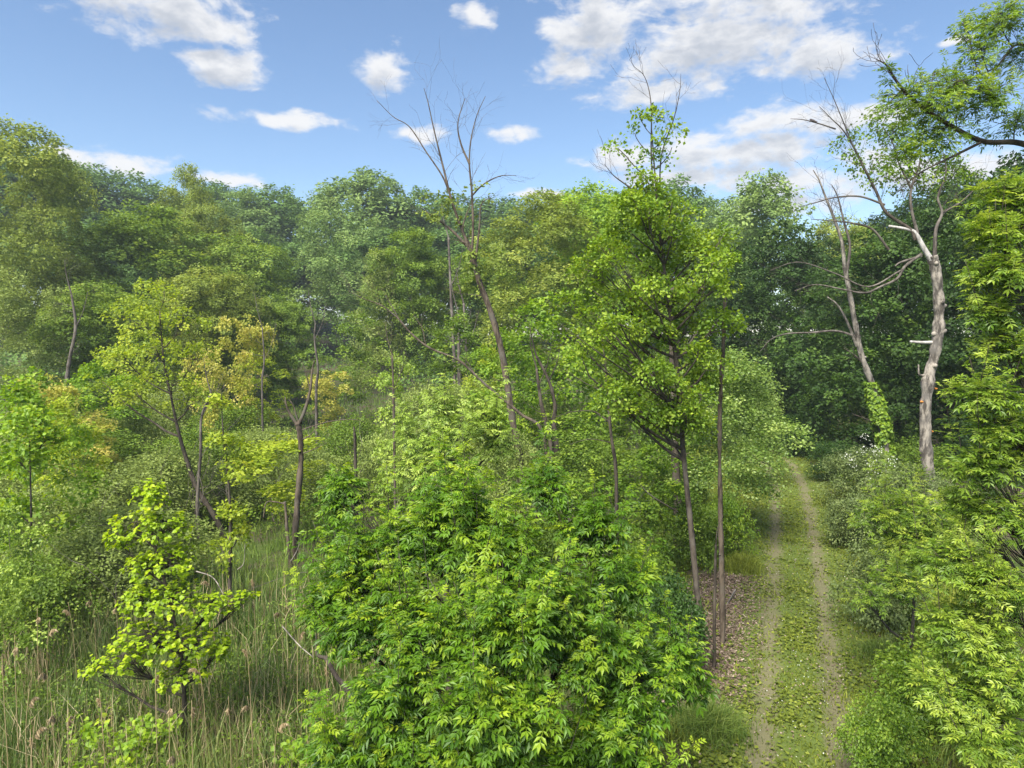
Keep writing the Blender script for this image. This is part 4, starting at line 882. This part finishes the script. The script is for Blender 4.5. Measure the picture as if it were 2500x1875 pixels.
bare_tree('forked_snag', 'brown dead trunk with two stubby upright forks in the left marsh', 718, 25,
    [(720, 1320), (728, 1200), (735, 1120), (732, 1060), (726, 1035)], 7.5, 6.5, 'bark_tan',
    [([(728, 1040), (745, 1000), (758, 950), (762, 905), (768, 880)], 6.5, 2.0, 3, .6, 0, None), ([(726, 1038), (708, 1010), (698, 985), (697, 970)], 5.5, 2.0, 2, .5, 0, None), ([(757, 950), (748, 915), (738, 885)], 2.5, 1, 1, .4, 0, None),
     ([(728, 1030), (716, 990), (705, 975)], 2.5, 1.2, 1, .4, 0, None), ([(736, 1075), (760, 1060), (775, 1040)], 2.5, 1, 2, .4, 0, None), ([(735, 1050), (800, 1030), (860, 1024), (890, 1030)], 1.8, .6, 2, .5, 0, None), ([(733, 1110), (770, 1095), (800, 1080)], 2.2, .7, 2, .5, 0, None)], 204)
bare_tree('dead_pole', 'thin leaning dead stem beside the foot of the forked trunk', 703, 24.6, [(702, 1310), (699, 1260), (695, 1225)], 4.5, 3.5, 'bark_tan', [([(696, 1230), (670, 1225), (650, 1228), (643, 1265)], 2.5, 2, 0, .3, 0, None)], 205)
bare_tree('broken_pole', 'thin broken-topped dead trunk standing at the left rim of the track', 1765, 17.2,
    [(1764, 1560), (1762, 1400), (1759, 1250), (1757, 1100), (1758, 1000), (1763, 900), (1768, 800), (1770, 735)], 7, 4, 'bark_tan', [([(1770, 740), (1768, 710), (1764, 690)], 3.5, 1, 0, .2, 0, None), ([(1771, 745), (1774, 722)], 2.5, 1, 0, .2, 0, None)], 206, knots=3, rough=.1)
bare_tree('slender_pole', 'slender dark dead stem in the wood chips beside the broken trunk', 1743, 15.9, [(1743, 1620), (1744, 1500), (1746, 1400), (1748, 1330)], 5, 3, 'bark_dark', [([(1748, 1330), (1752, 1290), (1765, 1260)], 2, .8, 2, .4, 0, None)], 207)
bare_tree('thick_trunk_tree', 'thick dark tree trunk in deep shade behind the tall maple', 1655, 26, [(1656, 1280), (1650, 1150), (1645, 1000), (1640, 850), (1640, 700)], 12, 6, 'bark_dark', [([(1645, 1000), (1600, 930), (1560, 880)], 6, 2, 6, 1.2, 1, None), ([(1642, 900), (1690, 830), (1720, 780)], 6, 2, 6, 1.2, 1, None)], 208, 'tree')
bare_tree('fallen_limb_tree', 'long dead bough slanting down from upper left across the middle marsh', 1330, 27.5, [(1330, 1075), (1270, 1010), (1215, 965), (1170, 925), (1120, 880), (1050, 850), (1005, 815), (970, 775)], 4.2, 2.0, 'bark_tan',
    [([(970, 775), (930, 745), (890, 730), (850, 710)], 2.2, .7, 8, 1.3, 1, None), ([(975, 780), (950, 735), (930, 700)], 1.8, .6, 6, 1.2, 1, None), ([(1160, 915), (1145, 890), (1132, 872)], 2, .8, 1, .5, 0, None), ([(1040, 845), (1030, 800), (1010, 770)], 1.8, .6, 5, .9, 1, None)], 209, 'dead bough')
bare_tree('thin_trunk_tree', 'slim dark trunk with bowed bare boughs behind the foreground ash', 1508, 22, [(1505, 1180), (1492, 1060), (1482, 960), (1478, 880)], 5.5, 2.5, 'bark_dark', [([(1488, 1030), (1450, 1005), (1400, 1005), (1350, 1020), (1290, 1035)], 2.2, .8, 6, .8, 1, None), ([(1490, 1080), (1440, 1072), (1390, 1085)], 1.8, .7, 4, .6, 0, None), ([(1478, 890), (1470, 830), (1460, 770)], 2, .7, 6, .8, 1, None), ([(1482, 960), (1420, 930), (1380, 900)], 1.8, .7, 5, .8, 1, None)], 210, 'tree')
for (nm, lab, px, d, pts, r, s_) in [
    ('crooked_trunk', 'crooked dark trunk right of the leaning bare tree, left of its twin', 1345, 31, [(1345, 1100), (1335, 1040), (1322, 990), (1315, 940), (1310, 900)], 7, 211),
    ('crooked_trunk', 'crooked dark forked trunk leaning left among the lime saplings', 1358, 31.5, [(1358, 1100), (1352, 1030), (1355, 990), (1340, 930), (1310, 870)], 7, 212),
    ('pale_pole', 'pair-top grey dead pole standing in the green trees left of centre sky', 1110, 52, [(1110, 900), (1105, 800), (1100, 700), (1095, 580)], 5, 213),
    ('pale_pole', 'straight brown pole trunk in the green gap by the vine-hung tree', 1118, 50, [(1122, 960), (1120, 850), (1118, 760)], 6, 214),
    ('pale_pole', 'thin dead pole rising out of the conical pale ash sapling', 962, 25, [(962, 1050), (960, 950), (958, 870)], 4, 215),
    ('pale_pole', 'brown bare stem behind the trunk of the leaning tree', 1140, 48, [(1140, 950), (1138, 850), (1132, 740)], 6, 216),
    ('grey_pole', 'grey straight stem rising behind the curved trunk of the elm', 480, 27, [(482, 1240), (490, 1100), (492, 1020), (515, 960)], 5, 217),
    ('grey_pole', 'thin grey bare stem in the marsh left of the forked dead trunk', 640, 42, [(640, 950), (645, 880), (640, 800)], 3, 218),
    ('grey_pole', 'pale grey bare stem right behind the forked dead trunk', 772, 44, [(772, 960), (776, 900), (768, 830), (770, 790)], 4, 219),
    ('grey_pole', 'grey leaning stem in the left thicket under the yellow sapling', 165, 44, [(165, 950), (170, 880), (185, 800), (175, 720)], 6, 220),
    ('broken_stump', 'short broken dark stub poking up left of the foreground ash', 867, 24, [(867, 1095), (866, 1060), (864, 1042)], 4.5, 221)]:
    bare_tree(nm, lab, px, d, pts, r, r * .45, 'bark_dark' if 'crook' in nm or 'stump' in nm else ('bark_grey' if d > 40 or 'grey' in nm else 'bark_tan'), [([pts[-1], (pts[-1][0] - 12, pts[-1][1] - 45), (pts[-1][0] - 18, pts[-1][1] - 85)], r * .4, .7, 6, .9, 1, None), ([pts[-2], (pts[-2][0] + 18, pts[-2][1] - 40), (pts[-2][0] + 30, pts[-2][1] - 90)], r * .35, .6, 6, .9, 1, None)] if 'stump' not in nm else [], s_, 'dead tree', twig_n=3 if 'stump' not in nm else 0)
bare_tree('thick_trunk_tree', 'thick dark trunk on the shaded lawn behind the pale snag', 2318, 40, [(2315, 1150), (2318, 1080), (2322, 1000), (2325, 900)], 20, 13, 'bark_dark', [], 222, 'tree')
bare_tree('thick_trunk_tree', 'dark trunk on the shaded lawn just right of the ivy-covered trunk', 2192, 44, [(2190, 1150), (2190, 1050), (2195, 950)], 10, 7, 'bark_dark', [], 223, 'tree')
# snapped limb in the reeds, left of the foreground ash
rgx = np.random.default_rng(31); q = at(860, 1720, 12.2); q[2] = 0; root = tag(empty('broken_limb', (q[0], q[1], float(gz(q[0], q[1])))), 'dark snapped limb slanting in the reeds left of the foreground ash', 'dead limb')
bq = np.array(root.location); tb = MB()
tube(tb, smooth_poly([np.array((.2, 0, -.1)), rel(860, 1715, 12.2, bq), rel(820, 1650, 12.3, bq), rel(792, 1600, 12.4, bq)], 14), np.linspace(.055, .04, 14), 7); tb.obj('limb', M['bark'], root, True)
tb = MB(); tube(tb, smooth_poly([rel(795, 1606, 12.4, bq), rel(776, 1600, 12.4, bq), rel(772, 1580, 12.4, bq), rel(773, 1520, 12.4, bq)], 12), np.linspace(.04, .012, 12), 6); tb.obj('branch', M['bark_dark'], root, True)
# small bird on the snag's long twig
bp = at(1984, 301, 28); bird = MB(); prof = np.array([(-.17, 0, -.05), (-.10, 0, -.02), (-.05, 0, 0), (0, 0, .015), (.05, 0, .05), (.075, 0, .075), (.10, 0, .08), (.125, 0, .075)])
tube(bird, prof, np.array((.018, .025, .05, .06, .048, .04, .03, .004)), 8)
M['bird'] = bark_mat('bird_feather', (.05, .045, .045), (.12, .10, .095), (.16, .08, .06))
br = tag(empty('bird', bp + np.array((0, 0, .08)), 2.6), 'small dark bird perched on the outer left twig of the pale snag', 'bird'); bird.obj('body', M['bird'], br, True)

# ------------------------------------------------------------------ ground cover
def blades(rg, x, y, h, w, tint, lean=.35, z0=None):
    """curved grass blades: two quads and a tip"""
    n = len(x); mbx = MB(); z = gz(x, y) if z0 is None else z0
    an = rg.uniform(0, 6.28, n); ld = rg.uniform(0, 6.28, n); L = np.abs(rg.normal(0, lean, n)) * h
    sx, sy = np.cos(an) * w / 2, np.sin(an) * w / 2; dx, dy = np.cos(ld) * L, np.sin(ld) * L
    b = np.stack((x, y, z - .02), 1); S = np.stack((sx, sy, np.zeros(n)), 1)
    m = b + np.stack((dx * .32, dy * .32, h * .58), 1); t = b + np.stack((dx, dy, h * (1 - .25 * np.abs(L / np.maximum(h, .01)))), 1)
    v = np.stack((b - S, b + S, m + S * .8, m - S * .8, t), 1).reshape(-1, 3)
    i = np.arange(n)[:, None] * 5
    mbx.add(v, np.concatenate((i + [[0, 1, 2, 3]], )), np.clip(tint, 0, 1)); mbx.add(np.zeros((0, 3)), i + np.array([[3, 2, 4]]) - mbx.n, np.clip(tint + .08, 0, 1))
    return mbx
rg = np.random.default_rng(500)
def fbm(x, y, s_):
    return (np.sin(x * s_ + 1.3 * np.sin(y * s_ * .7)) + np.sin(y * s_ * 1.3 + 1.7 * np.sin(x * s_ * .6 + 2)) + .6 * np.sin((x + y) * s_ * 2.1 + 1)) / 2.6
def by_distance(rg, n, y0, y1, p=1.0):
    """more blades near the eye, fewer far off"""
    u = rg.random(n); return (y0 ** (1 - p) + u * (y1 ** (1 - p) - y0 ** (1 - p))) ** (1 / (1 - p)) if p != 1 else y0 * (y1 / y0) ** u
# short turf and clover on the track
n = 105000; y = by_distance(rg, n, 8, 50); off = rg.uniform(-4.8, 5.2, n); x = path_x(y) + off
rut = np.exp(-((np.abs(off + .14 * fbm(x * .3, y, 1.7)) - .78) / .33) ** 2) * (1.0 + .6 * fbm(x + 3, y, 1.4)); patch = fbm(x, y, 1.1)
keep = rg.random(n) < (1 - (.60 + .34 * sstep(y, 13, 24)) * np.clip(rut, 0, 1)) * np.clip(.75 + .4 * patch, .2, 1) * (1 - .85 * ((off < -1.15) & (off > -3.7) & (y > 14) & (y < 23)))
x, y, off, patch = x[keep], y[keep], off[keep], patch[keep]; n = len(x)
h = rg.uniform(.05, .12, n) * (1 + .9 * np.clip(fbm(x, y, 2.6), 0, 1)) * (1 + 1.6 * sstep(np.abs(off), 1.5, 3.8)); 
kind(blades(rg, x, y, h, .014 + .0011 * y, .44 + .25 * patch * .7 + rg.normal(0, .2, n), .8).obj('short_grass', M['grass']), 'stuff', 'short grass and clover growing on the track and its verges')
# clover leaves and white flower specks
n = 26000; y = by_distance(rg, n, 8, 34); off = rg.normal(0, 1.6, n); x = path_x(y) + off; patch = fbm(x, y, 1.7)
keep = rg.random(n) < np.clip(.3 + .7 * patch, .05, 1) * (1 - .8 * np.exp(-((np.abs(off) - .78) / .28) ** 2)); x, y = x[keep], y[keep]; n = len(x)
cb = MB(); an = rg.uniform(0, 6.28, n); leaves_into(cb, BROAD, np.stack((x, y, gz(x, y) + rg.uniform(.02, .09, n)), 1), np.stack((np.cos(an), np.sin(an), rg.normal(.1, .2, n)), 1), norm(UP + rg.normal(0, .35, (n, 3))), rg.uniform(.05, .10, n) + .001 * y, rg.normal(.45, .2, n))
kind(cb.obj('clover', M['grass']), 'stuff', 'low clover leaves spread over the middle of the track')
n = 320; y = by_distance(rg, n, 9, 30); x = path_x(y) + rg.normal(.1, .5, n); cb = MB()
leaves_into(cb, BROAD, np.stack((x, y, gz(x, y) + rg.uniform(.06, .12, n)), 1), norm(rg.normal(size=(n, 3)) * (1, 1, .3)), norm(UP + rg.normal(0, .3, (n, 3))), rg.uniform(.018, .035, n), rg.random(n))
kind(cb.obj('clover_blossom', M['white']), 'stuff', 'tiny white clover blossoms dotted along the middle of the track')
# pale wood chips and dead leaves
n = 22000; y = rg.uniform(14.2, 22.3, n); off = rg.normal(-2.35, .6, n); keep = (off < -.9) & (fbm(path_x(y) + off, y, 1.2) > -.75); y, off = y[keep], off[keep]; n = len(y); x = path_x(y) + off
cb = MB(); leaves_into(cb, DIAMOND, np.stack((x, y, gz(x, y) + rg.uniform(.005, .05, n)), 1), norm(rg.normal(size=(n, 3)) * (1, 1, .25)), norm(UP + rg.normal(0, .45, (n, 3))), rg.uniform(.03, .085, n), np.clip(rg.normal(.45, .28, n), 0, 1))
n = 9000; y = by_distance(rg, n, 8, 40); x = path_x(y) + rg.uniform(-4.5, 5, n)
leaves_into(cb, DIAMOND, np.stack((x, y, gz(x, y) + rg.uniform(.01, .06, n)), 1), norm(rg.normal(size=(n, 3)) * (1, 1, .25)), norm(UP + rg.normal(0, .45, (n, 3))), rg.uniform(.03, .08, n), np.clip(rg.normal(.45, .28, n), 0, 1))
kind(cb.obj('leaf_litter', M['litter']), 'stuff', 'pale wood chips and dead leaves beside the bare trunks')
# taller verge grass
n = 34000; y = by_distance(rg, n, 8, 46); sd = rg.random(n) < .55; off = np.where(sd, rg.uniform(2.3, 7.5, n), -rg.uniform(2.6, 7.5, n)); x = path_x(y) + off
keep = (fbm(x, y, .9) + .5 * fbm(x + 7, y, 2.3) > -.25) & ~((off < 0) & (off > -3.9) & (y > 13.5) & (y < 23.5)); x, y = x[keep], y[keep]; n = len(x)
kind(blades(rg, x, y, rg.uniform(.18, .55, n), .010 + .0010 * y, .5 + .2 * fbm(x, y, 1.3) + rg.normal(0, .18, n), .5).obj('verge_grass', M['sedge']), 'stuff', 'longer meadow grass along both verges of the track')
# a dense tuft by the bottom of the foreground ash
def tuft(px, py, d, r, n, hmax, mat, label):
    q = at(px, py, d); a_ = rg.uniform(0, 6.28, n); rr = np.abs(rg.normal(0, .55, n)) * r; x = q[0] + np.cos(a_) * rr; y = q[1] + np.sin(a_) * rr * .8
    b0 = np.array((q[0], q[1], float(gz(q[0], q[1])))); m_ = blades(rg, x, y, hmax * rg.uniform(.25, 1.05, n) * np.exp(-(rr / r) ** 2 * .5), np.full(n, .016), rg.normal(.45, .2, n), .7)
    m_.v = [v - b0.astype(np.float32) if len(v) else v for v in m_.v]
    ro = tag(empty('grass_tuft', b0), label, 'grass tuft'); kind(m_.obj('blades', M[mat], ro), 'stuff')
tuft(1730, 1760, 13.2, .75, 2600, .85, 'sedge', 'tall dark green grass tuft between the foreground ash and the track')
tuft(1812, 1390, 22.8, .75, 1500, .8, 'grass', 'bright tall grass tuft on the left verge beyond the wood chips')
tuft(2160, 1560, 16.5, .8, 1500, .6, 'sedge', 'grass tuft at the right verge below the bright ash sapling')
# marsh sedge
n = 95000; y = by_distance(rg, n, 9, 90); x = rg.uniform(-1, 1, n) * (8 + y * .72) - 3; off = x - path_x(np.clip(y, 4, 60))
keep = (off < -4.0) & (x > -.85 * y - 3) & (rg.random(n) < np.clip(.7 + .5 * fbm(x, y, .5), .2, 1)); x, y = x[keep], y[keep]; n = len(x)
kind(blades(rg, x, y, rg.uniform(.35, .95, n) * (1 + .3 * fbm(x, y, .6)), .010 + .0011 * y, .48 + .25 * fbm(x, y, .45) + rg.normal(0, .18, n), .55).obj('marsh_sedge', M['sedge']), 'stuff', 'green sedge covering the open marsh floor')
# reeds in the near left
n = 30000; y = by_distance(rg, n, 7.5, 21); x = rg.uniform(-1, .06, n) * y * .82; keep = (rg.random(n) < np.clip(.75 + .5 * fbm(x, y, 1.1), .25, 1)) & (x < -.16 * y); x, y = x[keep], y[keep]; n = len(x)
dens = 1 - .45 * sstep(x / y, -.42, -.26) * sstep(y, 12, 17)
kind(blades(rg, x, y, rg.uniform(.6, 1.75, n) * dens, rg.uniform(.010, .026, n) + .0006 * y, .42 + .28 * fbm(x, y, 1.0) + rg.normal(0, .2, n), .28).obj('reeds', M['reed']), 'stuff', 'dense green cattail and reed blades in the near left marsh')
n = 10500; y = by_distance(rg, n, 7.5, 20); x = rg.uniform(-1, .06, n) * y * .80; keep = (fbm(x, y, .9) + rg.normal(0, .4, n) > .0) & (x < -.18 * y); x, y = x[keep], y[keep]; n = len(x)
kind(blades(rg, x, y, rg.uniform(.7, 1.9, n), .009 + .0005 * y, rg.normal(.5, .22, n), .3).obj('dry_reeds', M['straw']), 'stuff', 'dry straw-coloured reed stalks among the green blades')
# broad-leaved weeds in the reeds and undergrowth below the trees
def weeds(n, xr, yr, hr, size, mat, name, label, per=12, spread=.22, tpl=HEART, cond=None, p=1.0):
    y = by_distance(rg, n, *yr, p); x = rg.uniform(*xr, n) * y; k_ = np.ones(n, bool) if cond is None else cond(x, y); x, y = x[k_], y[k_]; n = len(x)
    pts = np.stack((x, y, gz(x, y) + rg.uniform(*hr, n)), 1); cb = MB(); sprays(rg, cb, pts, norm(rg.normal(0, .4, (n, 3)) + UP), np.full(n, .8), tpl, per, spread, size, .5, .5, .5, .3, .2)
    kind(cb.obj(name, M[mat]), 'stuff', label)
weeds(3200, (-.78, -.20), (7.5, 19), (.25, 1.15), .085, 'mid', 'marsh_weeds', 'leafy green weeds growing between the reeds', 9, .16, LEAF, lambda x, y: fbm(x, y, .8) > -.2)
weeds(900, (-.66, -.24), (7.8, 12.5), (.6, 1.3), .095, 'lime', 'vine_leaves', 'pale round vine leaves trailing over the reeds', 9, .2, HEART, lambda x, y: fbm(x, y, 1.6) > .1)
weeds(5200, (-.85, .62), (18, 75), (.1, 1.2), .16, 'mid', 'undergrowth', 'low leafy undergrowth between the shrubs and saplings', 14, .42, BROAD, lambda x, y: (np.abs(x - path_x(np.clip(y, 4, 60)) + .6) > 3.4) & (fbm(x, y, .35) > -.75) & ~((y < 28) & (x / y < -.22) & (x / y > -.46)), 1.2)
weeds(900, (.30, .85), (9, 40), (.1, .7), .11, 'mid', 'verge_weeds', 'leafy weeds on the right bank of the track', 12, .26, LEAF, lambda x, y: (x - path_x(y) > 2.5))
weeds(1500, (-.80, .60), (74, 125), (.3, 5.5), .42, 'far', 'wood_undergrowth', 'dim leafy undergrowth under the far wood', 26, 1.1, BROAD, lambda x, y: ~((y < 100) & (x / y > -.34) & (x / y < -.16)), 1.0)
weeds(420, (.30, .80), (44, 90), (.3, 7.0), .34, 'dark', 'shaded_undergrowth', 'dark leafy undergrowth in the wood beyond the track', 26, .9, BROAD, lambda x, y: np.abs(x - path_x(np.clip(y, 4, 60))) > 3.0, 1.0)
# white blossom on the shrubs right of the track
n = 330; cb = MB(); c = at(2110, 1135, 29.6); p = c + rg.normal(0, 1, (18, 3))[rg.integers(0, 18, n)] * (1.2, .4, .5) + rg.normal(0, .12, (n, 3)); leaves_into(cb, BROAD, p, norm(rg.normal(size=(n, 3))), norm(UP + rg.normal(0, .5, (n, 3)) - np.array((0, .8, 0))), rg.uniform(.03, .065, n), rg.random(n))
kind(cb.obj('shrub_blossom', M['white']), 'stuff', 'white blossom on the grey shrub right of the track')

# grey dead brush standing among the shrubs
db = MB(); rb = np.random.default_rng(77)
for k in range(150):
    yy = float(by_distance(rb, 1, 17, 70)[0]); xx = rb.uniform(-.8, .22) * yy
    if abs(xx - float(path_x(yy))) < 4.5 or (yy < 28 and -.46 < xx / yy < -.2): continue
    p0 = np.array((xx, yy, float(gz(xx, yy)) + rb.uniform(0, .8)))
    for q_ in range(rb.integers(1, 4)): twigs(rb, db, p0, np.array((*rb.normal(0, .45, 2), 1.0)), rb.uniform(1.2, 3.6), .012 + .0004 * yy, 1, .1, 4, .6)
kind(db.obj('dead_brush', M['bark_grey'], None, True), 'stuff', 'grey leafless brush standing through the marsh thicket')

# ------------------------------------------------------------------ dried reeds with plumes
def reed_proto():
    root = empty('dried_reed', (0, 0, 0)); sb_ = MB(); P = smooth_poly([(0, 0, -.1), (.02, 0, .8), (.05, .01, 1.5), (.13, .02, 1.95)], 10); tube(sb_, P, np.linspace(.008, .004, 10), 4); sb_.obj('stem', M['straw'], root, True)
    pb = MB(); m = 130; t = rg.random(m); base = np.array((.10, .015, 1.76)) + t[:, None] * np.array((.17, .02, .24)) - np.array((0, 0, 1))[None] * (t[:, None] ** 2 * .22)
    leaves_into(pb, SLIM, base, norm(np.array((.7, 0, -.75)) + rg.normal(0, .25, (m, 3))), norm(rg.normal(size=(m, 3))), rg.uniform(.04, .09, m) * (1.15 - .7 * t), rg.random(m)); pb.obj('plume', M['plume'], root); return root
rp = reed_proto(); first = True
for (px, py, d) in [(470, 1420, 13), (1000 * .407, 1690, 10.5), (125, 1600, 11), (60, 1760, 9.5), (75, 1790, 9.6), (145, 1700, 10), (160, 1740, 10.2), (375, 1640, 11.5), (560, 1690, 11), (615, 1690, 11.6), (465, 1720, 10.5), (500, 1605, 12), (620, 1400, 15),
                    (800, 1620, 11.6), (230, 1440, 15), (285, 1460, 15), (85, 1480, 14), (105, 1515, 13.5), (520, 1395, 16), (690, 1470, 15), (610, 1570, 12.5), (30, 1545, 12), (180, 1470, 14.5), (660, 1745, 10.3), (250, 1690, 10.8), (50, 1690, 10.4), (330, 1500, 14), (720, 1530, 13), (5, 1610, 11.2), (440, 1800, 9.6)]:
    q = at(px, py, d); z = float(gz(q[0], q[1])); s_ = max(.6, (q[2] - z) / 1.95); rz = rg.uniform(0, 6.28)
    if first: o = rp; first = False; o.location = (q[0], q[1], z); o.rotation_euler = (0, 0, rz); o.scale = (1, 1, s_)
    else: o = copy_tree(rp, (q[0], q[1], z), rz, (1, 1, s_))
    tag(o, 'tan dried reed with a feathery drooping plume in the near marsh', 'reed', 'dried reeds with plumes')
# pale dead sticks lying about
for (pts, r, lab) in [(([(1780, 1585, 17.0), (1835, 1615, 16.6), (1880, 1640, 16.2)]), .018, 'thin dark stick lying on the wood chips below the broken trunk'), (([(1795, 1440, 20.5), (1775, 1475, 19.8)]), .03, 'short grey log end in the wood chips left of the track'),
                      (([(710, 1370, 23.5), (725, 1345, 23.4), (735, 1315, 23.3)]), .022, 'pale bent stick beside the foot of the forked trunk'), (([(580, 1390, 19), (595, 1375, 19), (598, 1330, 19)]), .018, 'pale upright stick in the sedge by the slim sapling'), (([(480, 1395, 17), (520, 1410, 16.5), (545, 1450, 16)]), .018, 'pale bowed stick behind the redbud'), (([(690, 1530, 13.5), (730, 1575, 13), (765, 1605, 12.6)]), .016, 'straw-pale stick crossing the sedge toward the snapped limb')]:
    Q = smooth_poly([at(*p) for p in pts], 8); b0 = Q[0].copy(); tb = MB(); tube(tb, Q - b0, np.linspace(r, r * .5, 8), 5); o = tb.obj('dead_stick', M['snag'], None, True, b0); tag(o, lab, 'stick')

# ------------------------------------------------------------------ the air
M['haze'], g, out = new_mat('haze'); pv = g.new('ShaderNodeVolumePrincipled'); pv.inputs['Color'].default_value = (.80, .88, .97, 1); pv.inputs['Density'].default_value = .0005; pv.inputs['Anisotropy'].default_value = .2
g.l.new(pv.outputs[0], out.inputs['Volume'])
hb = MB(); x0, x1, y0, y1, z0, z1 = -720, 720, -75, 930, -1.8, 49.0
v = [(x, y, z) for z in (z0, z1) for y in (y0, y1) for x in (x0, x1)]
hb.add(v, np.array([(0, 2, 3, 1), (4, 5, 7, 6), (0, 1, 5, 4), (2, 6, 7, 3), (0, 4, 6, 2), (1, 3, 7, 5)])); kind(hb.obj('haze', M['haze']), 'stuff', 'thin summer haze over the marsh and far wood')
